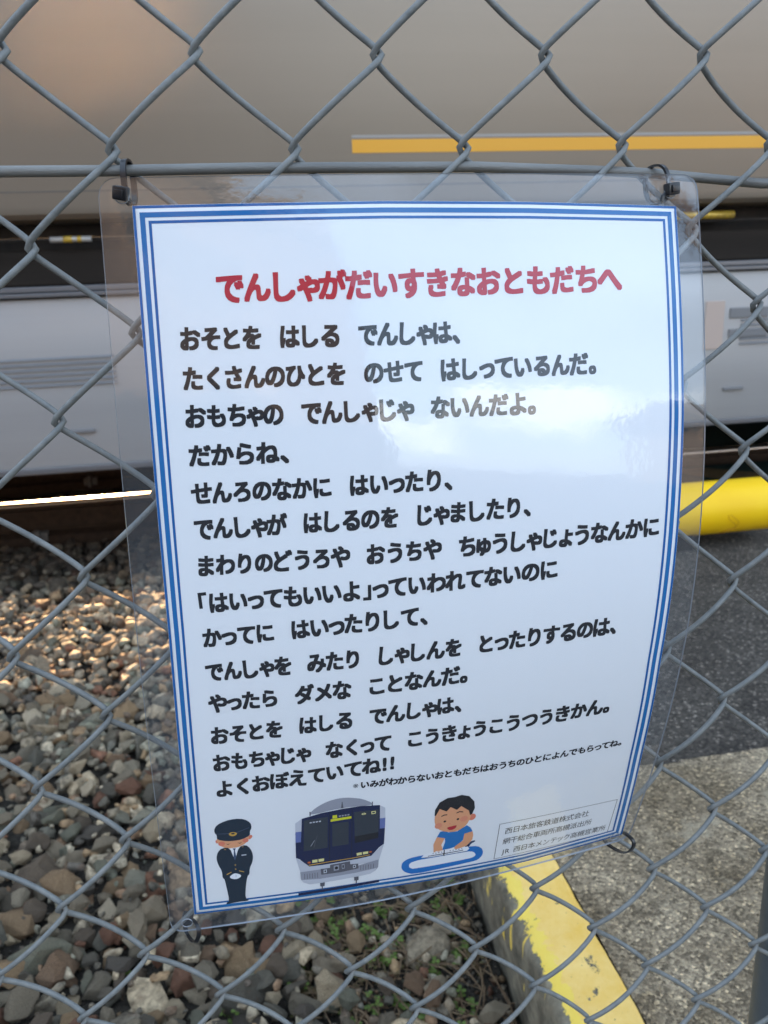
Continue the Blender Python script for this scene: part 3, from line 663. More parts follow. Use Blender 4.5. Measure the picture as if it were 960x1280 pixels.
picture('toy_train_picture', [
 ('rail', [(136.4, 389.2), (136.9, 385.8), (140.5, 383.3), (148.7, 382.6), (176.5, 382.2), (182.7, 383.3), (186.2, 387.3), (186.8, 392.2), (184.2, 396.2), (180.5, 396.8), (162, 397.4), (144.3, 398.0), (139.3, 395.3), (136.9, 392.0)], 1),
 ('white', [(140.9, 389.8), (141.6, 387.5), (145.0, 386.5), (148.9, 386.1), (176.8, 386.5), (180.3, 387.7), (182.2, 390.7), (181.4, 392.6), (178.2, 393.4), (144.1, 393.3), (141.8, 391.9)], 1),
 ('slate', [(150.0, 385.6), (176.0, 386.4), (176.4, 385.6), (150.5, 385.0)], 0),
 ('white', [(148.2, 384.6), (150.0, 381.9), (155.2, 381.1), (171.0, 381.7), (176.4, 382.1), (177.5, 384.3), (176.1, 385.9), (153.5, 385.4)], 0),
 ('tblue', [(152.2, 384.0), (162.0, 384.1), (173.8, 384.3), (173.8, 384.9), (162.0, 384.8), (152.3, 384.6)], 0)]
 + [('slate', ell(155.2+i*1.75, 382.7+.03*i, .45, .38, 6), 0) for i in range(11) if i not in (4, 5)] + [('black', [(161.6, 381.2), (162.3, 381.2), (162.3, 386.4), (161.6, 386.4)], 0)])

# ------------------------------------------------------------------ cable ties
def strap_mesh(mb, pts, wdir, wd=.0026, th=.0011):
    """closed flat band through pts; wdir is the direction of its width"""
    pts = [Vector(p) for p in pts]; n = len(pts); wv = Vector(wdir).normalized()*wd/2; v = []
    for i, p in enumerate(pts):
        t = (pts[(i+1) % n]-pts[i-1]).normalized(); nn = t.cross(wv).normalized()*th/2
        v += [p+wv+nn, p-wv+nn, p-wv-nn, p+wv-nn]
    f = []
    for i in range(n):
        j = (i+1) % n
        for k in range(4): f.append((i*4+k, i*4+(k+1) % 4, j*4+(k+1) % 4, j*4+k))
    mb.add(v, f)
def loop(center, up, out, a, b, n=36, pw=.8):
    c = Vector(center); U = Vector(up); O = Vector(out); r = []
    for i in range(n):
        th = 2*PI*i/n; x = math.cos(th); y = math.sin(th)
        x = math.copysign(abs(x)**pw, x); y = math.copysign(abs(y)**pw, y)
        r.append(c+U*a*x+O*b*y)
    return r
def cable_tie(loc_head, pts, wdir, head_rot, label, hs=(.0064, .0050, .0058), tail=None):
    t = empty('cable_tie', tuple(loc_head), label=label, cat='cable tie', group='black cable ties holding the notice')
    mb = MB(); strap_mesh(mb, pts, wdir)
    autosmooth(mb.build('strap', M_tie, t), 50)
    h = MB(); x, y, z = hs; h.box(-x/2, x/2, -y/2, y/2, -z/2, z/2, 0, .0007)
    h.box(-x*.32, x*.32, -y*.75, -y*.5, -z*.3, z*.3, 0, .0003)
    mt = Matrix.Translation(loc_head) @ head_rot.to_matrix().to_4x4()
    h.v = [tuple(mt @ Vector(a)) for a in h.v]
    autosmooth(h.build('head', M_tie, t), 40)
    if tail:
        q = MB(); q.tube(tail, .0011, 6); q.build('tail', M_tie, t)
from mathutils import Euler
for (a, b_) in ((10.2, 8.6), (271.5, 9.6), (9.8, 410.5), (276.0, 404.5)):
    q = MB(); q.tube([S(a+3.1*math.cos(2*PI*i/24), b_+3.1*math.sin(2*PI*i/24), .85) for i in range(24)], .00028, 6, closed=True); q.build('hole_rim', M_filmedge, sign, True)
ZW = ZS-.0482          # tension wire height
def wire_z(x): return ZS+interp(x, [-1, -.05, .0, .06, .17, .21, .265, .325, .45, 1], [-.045, -.0478, -.0482, -.048, -.049, -.0508, -.0532, -.059, -.060, -.056])
h1 = S(10.2, 7.6, 2.2)
hx, hz = h1.x, h1.z
c1 = Vector(((hx)+.003, -.002, (hz+wire_z(hx)+.003)/2-.0015))
cable_tie(h1, loop(c1, (0.02, -.06, 1), (-.30, -1, 0), (wire_z(hx)-hz)/2+.0040, .0048), (1, -.3, 0), Euler((R(10), R(12), R(-12))), 'black cable tie at the top left corner of the notice, cinched over the wire')
h2 = S(271.5, 8.8, 2.4)
c2 = Vector((h2.x-.002, -.001, (h2.z+wire_z(h2.x))/2-.001))
cable_tie(h2, loop(c2, (-.18, -.1, 1), (.55, -1, 0), (wire_z(h2.x)-h2.z)/2+.0045, .0058), (1, .5, 0.1), Euler((R(0), R(-6), R(10))), 'black cable tie at the top right corner of the notice, standing in an upright loop', tail=[h2+Vector((-.002, .001, -.001)), h2+Vector((-.0045, 0, -.0035)), h2+Vector((-.005, .0, -.006))])
h3 = S(8.6, 413.0, 0)
c3 = h3+Vector((.0035, -.001, -.0035))
cable_tie(c3+Vector((-.003, .0068, .003)), loop(c3, (.35, -.25, 1), (.55, -1, .1), .0068, .0072), (1, -.4, 0), Euler((0, R(20), 0)), 'black cable tie at the bottom left corner of the notice, wrapped round a mesh wire')
h4 = S(277.8, 411.0, 0)
c4 = h4+Vector((.0035, .001, -.001))
cable_tie(c4+Vector((-.001, .0085, .003)), loop(c4, (.45, -.2, 1), (.8, -1, -.2), .0062, .0070), (.9, .4, -.3), Euler((0, R(-20), 0)), 'black cable tie at the bottom right corner of the notice, a thin open ring')

# ------------------------------------------------------------------ chain-link fence
fence = empty('chain_link_fence', (0, 0, 0), label='grey chain-link fence of coated diamond mesh the notice hangs on', cat='fence')
A_, B_ = .041, .041*.97885
RW = .00158
def fence_wire(i):
    """flat spiral between knot columns i and i+1; '/' strands in front, '\\' strands behind"""
    pts = []; d = .0021; hh = .0058; rnd = random.Random(i*17+3); NS = 14
    kx = {j: rnd.uniform(-1, 1)*.0005 for j in range(-15, 27)}; kz = {j: rnd.uniform(-1, 1)*.0006 for j in range(-15, 27)}
    for j in range(-14, 25):
        right = ((i+j) % 2 == 0)                 # knots sit where i+j is odd
        xa = ((i+1)*A_+d if right else i*A_-d)+kx[j]; xb = (i*A_-d if right else (i+1)*A_+d)+kx[j+1]
        za = -j*B_+kz[j]; zb = -(j+1)*B_+kz[j+1]; sy = -1 if right else 1     # '/' strands pass in front, '\\' strands behind
        h_ = hh*rnd.uniform(.9, 1.12)
        for k in range(NS):
            t = k/NS; th = PI*t; c_ = .5-.5*math.asin(.988*math.cos(th))/math.asin(.988)
            pts.append((lerp(xa, xb, c_), sy*h_*math.sin(th)**.8, lerp(za, zb, t)+ZS))
    mb = MB(); mb.tube(pts, RW, 10); o = mb.build('mesh_wire', M_wire, fence, True)
    return o
for i in range(-14, 22): fence_wire(i)
tw = MB()
xs = [-1.6, -1, -.5, -.2, -.1, -.05, 0, .03, .06, .1, .14, .17, .21, .24, .265, .295, .325, .38, .45, .6, 1, 2.45]
tw.tube([(x, (-.0005 if x < .25 else .0015), wire_z(x)) for x in xs], .00245, 12); tw.build('tension_wire', M_twire, fence, True)
for x in (-1.56, .4415, 2.44):
    p = MB(); p.tube([(x, .04, -.1), (x, .04, 1.62)], .0285, 28); autosmooth(p.build('post', M_post, fence), 60)
tr_ = MB(); tr_.tube([(-1.7, .04, 1.60), (2.6, .04, 1.60)], .021, 20); autosmooth(tr_.build('top_rail', M_post, fence), 60)

# ------------------------------------------------------------------ yellow guard pipe
gp = empty('guard_pipe', (.9, 1.745, .1), label='thick yellow painted guard pipe lying on the asphalt beside the track', cat='guard pipe')
g = MB(); pr_ = .086; zc = .1+.116; yc = 1.765
g.tube([(.50, yc, zc), (1.655, yc, zc), (1.662, yc, zc), (1.666, yc, zc), (1.667, yc, zc)], [pr_, pr_, pr_*.985, pr_*.94, pr_*.5], 48)
autosmooth(g.build('pipe', M_pipe, gp), 60)
for x in (.7, 1.35):
    g = MB(); g.box(x-.04, x+.04, yc-.05, yc+.05, .09, zc-.07, 0, .006); g.build('support_foot', M_under, gp)
g = MB()
for k, x in enumerate((1.50, 1.503)):
    pts = [(x+.02*math.sin(a*3+k), yc+(pr_+.0004)*math.cos(R(200+a*30)), zc+(pr_+.0004)*math.sin(R(200+a*30))) for a in np.linspace(-.6, 1.4, 12)]
    g.tube(pts, .0012, 5)
g.build('scuff_mark', M_scuff, gp)

# ------------------------------------------------------------------ track
def rail(yc_, name, label):
    e = empty(name, (0, yc_, 0), label=label, cat='rail', group='running rails of the track')
    prof = [(-.064, -.075), (.064, -.075), (.064, .012), (.02, .026), (.009, .04), (.009, .112), (.033, .124), (.033, .140), (-.033, .140), (-.033, .124), (-.009, .112), (-.009, .04), (-.02, .026), (-.064, .012)]
    m_ = MB(); m_.prism([(yc_+a, b+.004) for a, b in prof], -9, 12); m_.build('rail_web', M_rail, e)
    h = MB(); h.prism([(yc_+a, b) for a, b in [(-.0325, .1435), (.0325, .1435), (.0325, .149), (.026, .1545), (.010, .157), (-.010, .157), (-.026, .1545), (-.0325, .149)]], -9, 12); autosmooth(h.build('rail_head', M_head, e), 50)
    return e
RY = 2.86+.033
r1 = rail(RY, 'rail', 'nearer rusty rail with a polished top catching the light')
r2 = rail(RY+1.067, 'rail', 'farther rail under the train, beyond the nearer one')
xx = -4.5
k = 0
while xx < .2:
    s = empty('railway_sleeper', (xx, RY+.53, -.1), label='concrete sleeper under the rails, '+['farthest left', 'second from the left', 'third from the left', 'fourth from the left', 'fifth from the left', 'third from the crossing', 'second from the crossing', 'nearest the crossing'][k]+', half buried in ballast', cat='sleeper', group='concrete sleepers under the track')
    q = MB(); q.box(xx-.12, xx+.12, RY+.53-1.0, RY+.53+1.0, -.16, -.030, 0, .012); q.build('sleeper_block', M_sleeper, s)
    for yy in (RY, RY+1.067):
        for sg in (-1, 1):
            c_ = MB(); c_.box(xx-.035, xx+.035, yy+sg*.052-.018, yy+sg*.052+.018, -.004, .036, 0, .005)
            rc = c_.build('rail_clip', M_clip, s); c_ = MB()
            c_.tube([(xx, yy+sg*.085, -.01), (xx, yy+sg*.085, .05)], .013, 8); c_.build('bolt', M_clip, rc)
    xx += .6; k += 1

# ------------------------------------------------------------------ train
train = empty('train', (0, 3.4, .157), label='commuter train standing close behind the fence, beige metallic side, orange stripe and grey underfloor covers', cat='train')
TY = 1.994; X0, X1 = -8.0, 11.5; YF = RY+.5335; TY2 = 2*YF-TY
body = MB()
half = [(.060, 1.165), (.022, 1.168), (.006, 1.180), (.0, 1.20), (.0, 1.95), (.0, 2.9), (.03, 3.3), (.12, 3.6), (.35, 3.8), (.8, 3.92)]
prof = [(TY+a, z) for a, z in half]+[(TY2-a, z) for a, z in reversed(half)]
body.prism(prof, X0, X1); autosmooth(body.build('car_body', M_body, train), 30)
sb = MB(); sb.box(.387, X1-.05, TY-.0012, TY+.01, 1.3265, 1.3625); sb.build('orange_stripe', M_orange, train)
sb = MB(); sb.box(.387, X1-.05, TY-.0010, TY+.01, 1.3665, 1.3745); sb.build('white_pinstripe', M_whites, train)
sb = MB(); sb.box(X0+.03, X1-.03, TY-.0008, TY+.004, 1.2365, 1.2395); sb.build('sill_seam', M_darkline, train)
for x in (-6.2, -2.6, 2.9, 6.4):
    f_ = MB(); f_.box(x-.62, x+.62, TY-.006, TY+.02, 2.02, 2.86, 0, .01); fr_ = f_.build('window_frame', M_louvre, train)
    f_ = MB(); f_.box(x-.57, x+.57, TY-.009, TY+.02, 2.07, 2.81); f_.build('window', M_glass, fr_)
for x in (-4.4, 4.65, 8.9):
    d_ = MB(); d_.box(x-.65, x-.004, TY-.004, TY+.03, 1.21, 3.05, 0, .004); d1 = d_.build('door_leaf', M_body, train)
    d_ = MB(); d_.box(x-.50, x-.16, TY-.007, TY+.03, 2.05, 2.85, 0, .003); d_.build('door_window', M_glass, d1)
    d_ = MB(); d_.box(x+.004, x+.65, TY-.004, TY+.03, 1.21, 3.05, 0, .004); d1 = d_.build('door_leaf', M_body, train)
    d_ = MB(); d_.box(x+.16, x+.50, TY-.007, TY+.03, 2.05, 2.85, 0, .003); d_.build('door_window', M_glass, d1)
# underframe
u = MB(); u.box(X0+.3, X1-.3, TY+.12, TY2-.12, 1.09, 1.166); u.build('underframe', M_under, train)
u = MB(); u.box(X0+.3, X1-.3, TY+.085, TY+.60, .992, 1.088, 0, .006); u.build('cable_duct', M_ubrown, train)
u = MB(); u.tube([(X0+.3, TY+.062, 1.118), (X1-.3, TY+.062, 1.118)], .0045, 12); cnd = u.build('conduit', M_under, train, True)
u = MB(); u.tube([(-.50, TY+.058, 1.117), (-.385, TY+.058, 1.117)], .0085, 12); u.build('glint_sleeve', M_paleglint, cnd, True)  # pale colour stands in for a streak of light below the body
u = MB(); u.tube([(-.463, TY+.057, 1.117), (-.438, TY+.057, 1.117)], .0095, 12); u.tube([(-.424, TY+.057, 1.117), (-.412, TY+.057, 1.117)], .0092, 12); u.build('glint_band', M_glint, cnd, True)  # yellow bands here and below paint glints into the colour
u = MB(); u.tube([(1.44, TY+.057, 1.135), (1.66, TY+.057, 1.135)], .0125, 12); u.build('glint_band', M_glint, cnd, True)
for (z0, z1, yo) in ((.972, .987, .018), (.957, .969, .010)):
    u = MB(); u.box(-4.2, 5.6, TY+yo, TY+.12, z0, z1, 0, .002); u.build('cover_rail', M_skirt_lo, train)
BX = [(-4.2, -2.35), (-2.33, 1.38), (1.40, 3.55), (3.57, 5.6)]
for (a, b) in BX:
    u = MB(); u.box(a, b, TY+.026, TY+.62, .452, .955, 0, .012); bx = autosmooth(u.build('equipment_cover', M_skirt, train), 30)
    u = MB(); u.box(a+.01, b-.01, TY+.020, TY+.6, .437, .4565, 0, .004); u.build('cover_lip', M_skirt_lo, bx)
    lx = a+.25 if a != -2.33 else -.98
    for (v0, v1, zz) in (((lx, lx+.62, .70) if a == -2.33 else (a+.30, a+.9, .71)),):
        for kk in range(6):
            u = MB(); u.prism([(TY+.028, zz+kk*.0155), (TY+.020, zz+kk*.0155+.002), (TY+.028, zz+kk*.0155+.011)], v0, v1); u.build('louvre_slat', M_louvre, bx)
    for hx_ in ([-1.9, -.52, .6] if a == -2.33 else [a+.25, b-.3]):
        u = MB(); u.box(hx_, hx_+.075, TY+.018, TY+.03, .556, .568, 0, .003); u.build('latch', M_louvre, bx)
u = MB(); u.box(1.565, 1.635, TY+.0225, TY+.03, .70, .86, 0, .002); u.build('glow_patch', M_glowpatch, train)  # thin patch that paints a reflected warm glow onto the cover
u = MB(); u.box(1.655, 1.80, TY+.021, TY+.03, .80, .835, 0, .003); u.box(1.655, 1.80, TY+.021, TY+.03, .735, .765, 0, .003); u.build('louvre_panel', M_louvre, train)
# unseen far side boxes, heights shaped to steer the sunlight under the train
u = MB(); u.box(-4.2, .35, YF+.62, TY2-.1, .665, 1.09, 0, .01); u.build('far_sun_shaping_cover', M_skirt, train)
u = MB(); u.box(.37, 5.6, YF+.62, TY2-.1, .30, 1.09, 0, .01); u.build('far_sun_shaping_cover', M_skirt, train)  # low box added to keep the sun off the crossing
ct = empty('sun_block_wall', (0, 5.3, -.09), label='low grey concrete wall added unseen beyond the track to block the sun', cat='sun blocker')  # unseen wall added to keep low sun off the sleepers
for k in range(14):
    u = MB(); u.box(-7+k*1.2, -7+k*1.2+1.19, 5.2, 5.5, -.09, .44, 0, .01); u.build('sun_block_piece', M_sleeper, ct)
def bogie(xc):
    b = MB(); b.box(xc-1.45, xc+1.45, RY-.30, RY-.18, .50, .72, 0, .03); b.box(xc-1.45, xc+1.45, RY+1.067+.18, RY+1.067+.30, .50, .72, 0, .03)
    b.box(xc-.25, xc+.25, RY-.2, RY+1.27, .5, .9, 0, .03); bo = b.build('bogie', M_under, train)
    for xw in (xc-1.05, xc+1.05):
        for yy, sg in ((RY, 1), (RY+1.067, -1)):
            w_ = MB()
            w_.tube([(xw, yy-.06*sg+.0, .157+.43), (xw, yy+.03*sg, .157+.43)], .43, 40); w_.tube([(xw, yy+.034*sg, .157+.43), (xw, yy+.062*sg, .157+.43)], .456, 40)
            autosmooth(w_.build('wheel', M_ubrown, bo), 40)
        a_ = MB(); a_.tube([(xw, RY, .587), (xw, RY+1.067, .587)], .08, 16); a_.build('axle', M_under, bo)
bogie(7.4); bogie(-5.9)

# ------------------------------------------------------------------ what stands behind the photographer (seen in the reflections)
bh = empty('beige_building', (-7, -11, 0), label='beige plastered building behind the photographer, mirrored in the train side', cat='building')
b = MB(); b.box(-14, -.02, -14.5, -8.2, 0, 4.7); b.build('wall', M_plaster, bh)
b = MB(); b.box(-14.3, .2, -14.8, -7.9, 4.7, 4.9, 0, .02); b.build('roof', M_roof, bh)
b = MB(); b.tube([(.06, -8.12, 0), (.06, -8.12, 4.7)], .07, 12); b.build('downpipe', M_trim, bh)
for x in (-2.2, -5.2, -8.2):
    for z in (1.0, 3.1):
        b = MB(); b.box(x-.7, x+.7, -8.23, -8.17, z, z+1.2, 0, .01); fr_ = b.build('window_frame', M_trim, bh)
        b = MB(); b.box(x-.62, x+.62, -8.2, -8.16, z+.08, z+1.12); b.build('window', M_glass, fr_)
up = empty('utility_pole', (6.3, -6, 0), label='brown utility pole behind the photographer, mirrored in the train side', cat='utility pole')
b = MB(); b.tube([(6.3, -6, 0), (6.3, -6, 4), (6.3, -6, 9)], [.19, .17, .13], 20); autosmooth(b.build('pole_shaft', M_bark, up), 60)
b = MB(); b.box(5.5, 7.1, -6.06, -5.94, 8.2, 8.32); b.build('cross_arm', M_bark, up)
h2_ = empty('far_house', (14, -16, 0), label='pale two-storey house across the car park, mirrored small in the laminate', cat='house')
b = MB(); b.box(11.5, 18, -22, -16, 0, 3.6); b.build('wall', mat('pale_siding', (.38, .34, .28), .8), h2_)
b = MB(); b.prism([(-22.4, 3.6), (-15.6, 3.6), (-19, 5.2)], 11.1, 18.4); b.build('roof', M_roof, h2_)
for x in (12.2, 14.2, 16.2):
    b = MB(); b.box(x, x+1.2, -16.05, -15.95, 1.2, 2.4); b.build('window', M_glass, h2_)

# ------------------------------------------------------------------ ballast stones
def make_hull(rnd, n=15):
    bm = bmesh.new(); ax = Vector((rnd.uniform(.8, 1.2), rnd.uniform(.62, .95), rnd.uniform(.5, .8)))
    k = 0; pts = []
    while len(pts) < n and k < 400:
        k += 1
        v = Vector((rnd.gauss(0, 1), rnd.gauss(0, 1), rnd.gauss(0, 1))).normalized()
        v = v*rnd.uniform(.88, 1.05)
        if all((v-q).length > .45 for q in pts): pts.append(v)
    for p in pts: bm.verts.new((p.x*ax.x, p.y*ax.y, p.z*ax.z))
    r = bmesh.ops.convex_hull(bm, input=bm.verts)
    bmesh.ops.delete(bm, geom=[v for v in bm.verts if not v.link_faces], context='VERTS')
    bmesh.ops.dissolve_limit(bm, angle_limit=R(14), verts=bm.verts[:], edges=bm.edges[:])
    bmesh.ops.bevel(bm, geom=bm.edges[:], offset=.022, segments=1, affect='EDGES')
    bmesh.ops.triangulate(bm, faces=bm.faces[:])
    bm.verts.index_update()
    v = np.array([q.co[:] for q in bm.verts]); f = np.array([[a.index for a in q.verts] for q in bm.faces]); bm.free()
    return v*.5, f
def roughen(v, f, seed):
    bm = bmesh.new(); vs = [bm.verts.new(p) for p in v.tolist()]
    for q in f.tolist(): bm.faces.new([vs[i] for i in q])
    bmesh.ops.subdivide_edges(bm, edges=[e for e in bm.edges if e.calc_length() > .16], cuts=1, use_grid_fill=True)
    bmesh.ops.subdivide_edges(bm, edges=[e for e in bm.edges if e.calc_length() > .16], cuts=1, use_grid_fill=True)
    bmesh.ops.triangulate(bm, faces=bm.faces[:]); bm.normal_update()
    for q in bm.verts:
        c = q.co*3.2+Vector((seed*9.1, 0, 0)); q.co += q.normal*(.030*noise.noise(c)+.026*noise.noise(c*3)+.016*noise.noise(c*8))
    bm.verts.index_update()
    v2 = np.array([q.co[:] for q in bm.verts]); f2 = np.array([[a.index for a in q.verts] for q in bm.faces]); bm.free(); return v2, f2
rs = random.Random(11)
HULLS = [make_hull(rs, rs.choice((9, 11, 12, 14))) for _ in range(36)]
ROUGH = [roughen(v, f, i) for i, (v, f) in enumerate(HULLS)]
def rot_matrix(r):
    return np.array(Euler((r.uniform(0, 2*PI), r.uniform(-.5, .5), r.uniform(0, 2*PI))).to_matrix())
MW = cam.matrix_world.inverted()
def project(p):
    q = MW @ Vector(p)
    if q.z > -.05: return None
    return (480+940*q.x/-q.z, 640-940*q.y/-q.z, 940/-q.z)
SIGNP = [(122, 222), (868, 230), (882, 500), (785, 1050), (212, 1165)]
def in_poly(x, y, P):
    c = False; j = len(P)-1
    for i in range(len(P)):
        if (P[i][1] > y) != (P[j][1] > y) and x < (P[j][0]-P[i][0])*(y-P[i][1])/(P[j][1]-P[i][1])+P[i][0]: c = not c
        j = i
    return c
stones = []   # (x, y, z, size, hull, R)
def soilness(x, y):
    """1 where dark soil and weeds replace the clean ballast, beside the kerb"""
    a = min(1, max(0, (x-.03+.06*noise.noise((x*6, y*6, 0)))/.10)); b_ = min(1, max(0, (.80-y)/.15))
    return a*b_
def scatter(x0, x1, y0, y1, step, smin, smax, zc_, zj, keep=None, r=rs):
    ny = int((y1-y0)/step); nx = int((x1-x0)/step)
    for j in range(ny):
        for i in range(nx):
            x = x0+(i+.5*(j % 2)+r.uniform(-.42, .42))*step; y = y0+(j+r.uniform(-.42, .42))*step
            if keep and not keep(x, y): continue
            q_ = r.random(); s = r.uniform(smin*.8, smax) if q_ < .8 else (r.uniform(smax, smax*1.4) if q_ < .95 else r.uniform(smax*1.4, smax*1.75))
            stones.append((x, y, zc_+r.uniform(-zj, zj)-(s-smin)*.18, s, r.randrange(len(HULLS)), rot_matrix(r)))
def kp(x, y):
    if x > .315: return False
    if soilness(x, y) > r_.random()*1.15+.05: return False
    if abs(y-RY) < .075 or abs(y-RY-1.067) < .075: return False
    return True
r_ = random.Random(5)
scatter(-1.5, .32, .0, 2.95, .036, .034, .056, -.022, .008, kp)
scatter(-1.5, .32, .0, 2.7, .040, .034, .058, -.004, .010, lambda x, y: kp(x, y) and r_.random() < .62)
scatter(-1.3, .32, .0, 2.0, .024, .012, .024, -.010, .008, lambda x, y: kp(x, y) and r_.random() < .40)
scatter(-3.0, -1.5, .6, 3.2, .055, .040, .062, -.012, .010, kp)
scatter(-2.5, .3, 2.98, 3.8, .055, .040, .060, -.020, .010, kp)
# stones lying on the soil beside the kerb
for (x, y, s) in [(.165, .365, .075), (.215, .31, .068), (.10, .44, .055), (.05, .39, .060), (.265, .53, .05), (.03, .50, .055), (.13, .53, .045), (.20, .44, .038), (.07, .33, .05), (.24, .40, .028), (.28, .35, .03), (.015, .31, .05)]:
    stones.append((x, y, -.022, s, rs.randrange(len(HULLS)), rot_matrix(rs)))
for _ in range(150):
    x = rs.uniform(0, .31); y = rs.uniform(.2, .85)
    stones.append((x, y, -.03, rs.uniform(.014, .03), rs.randrange(len(HULLS)), rot_matrix(rs)))
# the 300 largest in view are pieces of their own
sc_l = []
for i, (x, y, z, s, h, m) in enumerate(stones):
    p = project((x, y, z))
    if p and -15 < p[0] < 975 and 600 < p[1] < 1295 and not in_poly(p[0], p[1], SIGNP) and z > -.03: sc_l.append((s*p[2], i))
sc_l.sort(reverse=True); single = set(i for _, i in sc_l[:300])
HM = []
for (v, f) in ROUGH:
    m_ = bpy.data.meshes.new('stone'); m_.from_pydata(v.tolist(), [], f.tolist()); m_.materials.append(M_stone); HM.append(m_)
VV = []; FF = []; nn = 0
for i, (x, y, z, s, h, m) in enumerate(stones):
    if i in single:
        o = bpy.data.objects.new('stone', HM[h]); col.objects.link(o); o.parent = ballast
        o.matrix_world = Matrix.Translation((x, y, z)) @ Matrix(m.tolist()).to_4x4() @ Matrix.Scale(s, 4)
    else:
        pp_ = project((x, y, z)); v, f = (ROUGH if pp_ and pp_[2]*s > 26 and -60 < pp_[0] < 1020 and pp_[1] < 1400 else HULLS)[h]; VV.append(v @ m.T*s+np.array([x, y, z])); FF.append(f+nn); nn += len(v)
def np_mesh(name, VV, FF, m, parent=None, kind='stuff'):
    V = np.concatenate(VV); Fc = np.concatenate(FF)
    me = bpy.data.meshes.new(name); me.vertices.add(len(V)); me.vertices.foreach_set('co', V.astype(np.float32).ravel())
    me.loops.add(len(Fc)*3); me.loops.foreach_set('vertex_index', Fc.astype(np.int32).ravel())
    me.polygons.add(len(Fc)); me.polygons.foreach_set('loop_start', np.arange(0, len(Fc)*3, 3, dtype=np.int32)); me.update(calc_edges=True); me.materials.append(m)
    o = bpy.data.objects.new(name, me); link(o, parent); o['kind'] = kind; return o
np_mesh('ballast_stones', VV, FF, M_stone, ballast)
# fine grit between the stones
VV = []; FF = []; nn = 0; rg = random.Random(3)
TET = (np.array([(0, 0, .6), (.55, 0, -.1), (-.3, .5, -.2), (-.3, -.5, -.1), (0.1, .1, -.6)]), np.array([(0, 1, 2), (0, 2, 3), (0, 3, 1), (4, 2, 1), (4, 3, 2), (4, 1, 3)]))
for k in range(9000):
    x = rg.uniform(-.45, .33); y = rg.uniform(.15, .95)
    if rg.random() > .25+.75*soilness(x, y): continue
    s = rg.uniform(.003, .009) if rg.random() < .85 else rg.uniform(.009, .015)
    m = rot_matrix(rg); VV.append(TET[0] @ m.T*s+np.array([x, y, -.035+bed_fn(x, y)+s*.3])); FF.append(TET[1]+nn); nn += 5
np_mesh('soil_grit', VV, FF, M_grit, ballast)

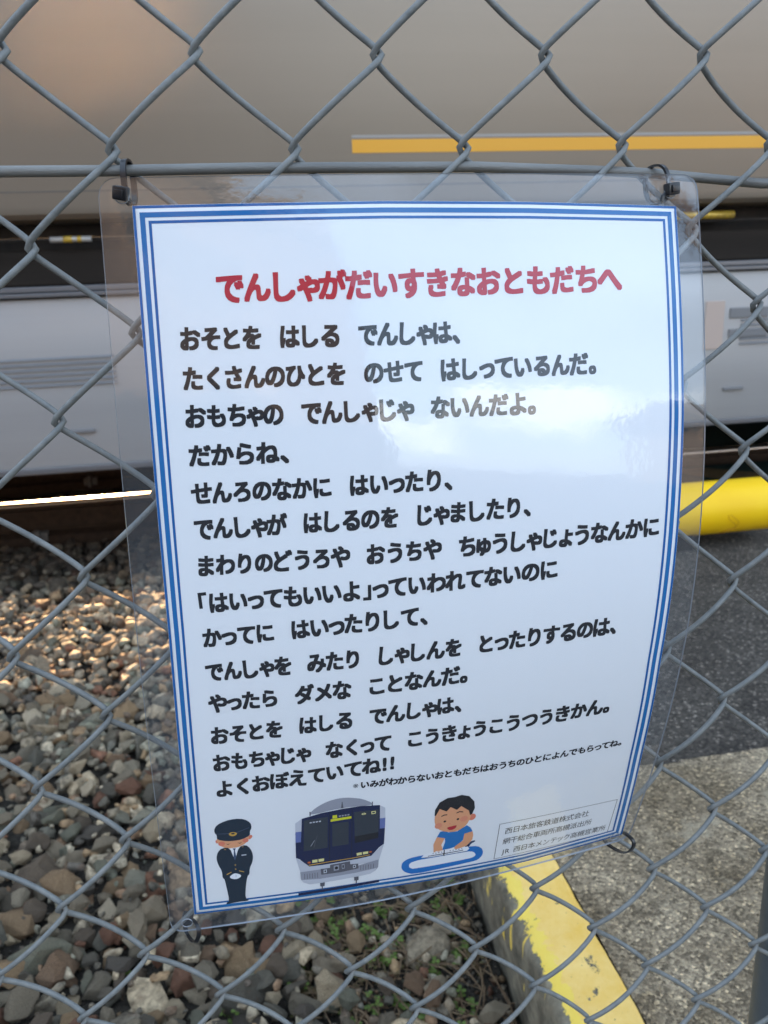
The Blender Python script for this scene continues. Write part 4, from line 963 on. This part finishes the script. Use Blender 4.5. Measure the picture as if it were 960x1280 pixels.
# ------------------------------------------------------------------ weeds and dry stems beside the kerb
rw = random.Random(21)
def leaf(mb, p, d, n, L, Wd, mi):
    p = Vector(p); d = Vector(d).normalized(); n = Vector(n).normalized(); s = d.cross(n).normalized()
    n2 = s.cross(d)
    v = [p, p+d*L*.4+s*Wd*.42+n2*L*.06, p+d*L*.8+s*Wd*.46+n2*L*.04, p+d*L-n2*L*.05, p+d*L*.8-s*Wd*.46+n2*L*.04, p+d*L*.4-s*Wd*.42+n2*L*.06, p+d*L*.5-n2*L*.04]
    mb.add(v, [(0, 1, 6), (1, 2, 6), (2, 3, 6), (3, 4, 6), (4, 5, 6), (5, 0, 6)], mi)
WL = ['low green clover weed', 'reddish-green creeping weed']
def weed(x, y, size, kind, lab):
    z = -.035+bed_fn(x, y); t = empty('weed', (x, y, z), label=lab, cat='weed', group='weeds in the soil beside the kerb')
    st = MB(); lf = MB()
    for k in range(rw.randint(6, 11)):
        a = rw.uniform(0, 2*PI); L = size*rw.uniform(.35, 1); hgt = size*rw.uniform(.15, .65)
        p0 = Vector((x, y, z)); p2 = p0+Vector((math.cos(a)*L, math.sin(a)*L, hgt)); p1 = p0.lerp(p2, .5)+Vector((0, 0, hgt*.45))
        st.tube([p0, p1, p2], .0006, 4)
        if kind == 0:
            for q in range(3):
                b_ = a+q*2.09+rw.uniform(-.2, .2); leaf(lf, p2, (math.cos(b_), math.sin(b_), .12), (0, 0, 1), rw.uniform(.0045, .0085), .0065, 0)
        else:
            for q in range(5):
                pp = p1.lerp(p2, q/4); b_ = a+rw.choice((-1, 1))*rw.uniform(.6, 1.5); leaf(lf, pp, (math.cos(b_), math.sin(b_), rw.uniform(0, .7)), (rw.uniform(-.4, .4), rw.uniform(-.4, .4), 1), rw.uniform(.005, .011), .0042, 0)
    st.build('stem', M_stem, t); lf.build('leaves', [M_leaf if kind == 0 or rw.random() < .35 else M_leaf2], t)
spots = []
for k in range(84):
    x = rw.uniform(.03, .318); y = rw.uniform(.24, .74)
    spots.append((x, y, rw.uniform(.014, .036), 0 if rw.random() < .55 else 1))
for s_ in [(-.14, .36, .02, 0), (-.22, .55, .018, 0), (-.05, .46, .022, 0), (-.33, .62, .02, 0), (-.1, .7, .02, 1)]: spots.append(s_)
for (x, y, s_, k) in spots:
    near = 'hard against the kerb face' if x > .25 else ('in the dark soil beside the kerb' if x > .12 else ('where the soil meets the ballast' if x > 0 else 'alone between ballast stones'))
    dist = 'nearest the fence' if y < .38 else ('a little beyond the fence' if y < .56 else 'well behind the notice')
    weed(x, y, s_, k, ('small green clover-leaved weed ' if k == 0 else 'straggly narrow-leaved weed ')+near+', '+dist)
tg = MB()
for k in range(460):
    x = rw.uniform(.0, .33); y = rw.uniform(.22, .85)
    if soilness(x, y) < .4: continue
    a = rw.gauss(2.2, .8); L = rw.uniform(.02, .11); z = -.028+bed_fn(x, y)
    pts = []
    for i in range(6):
        q = i/5; a2 = a+rw.uniform(-.25, .25)
        pts.append((x, y, z+.012*math.sin(PI*q)+rw.uniform(0, .006))); x += math.cos(a2)*L/5; y += math.sin(a2)*L/5
        x = min(x, .328)
    tg.tube(pts, rw.uniform(.0005, .0013), 4)
tg.build('dry_stems', M_stem).update_tag()
o = bpy.data.objects['dry_stems']; tag(o, kind='stuff', label='tangle of thin dry brown stems on the soil beside the kerb', cat='dry stems')
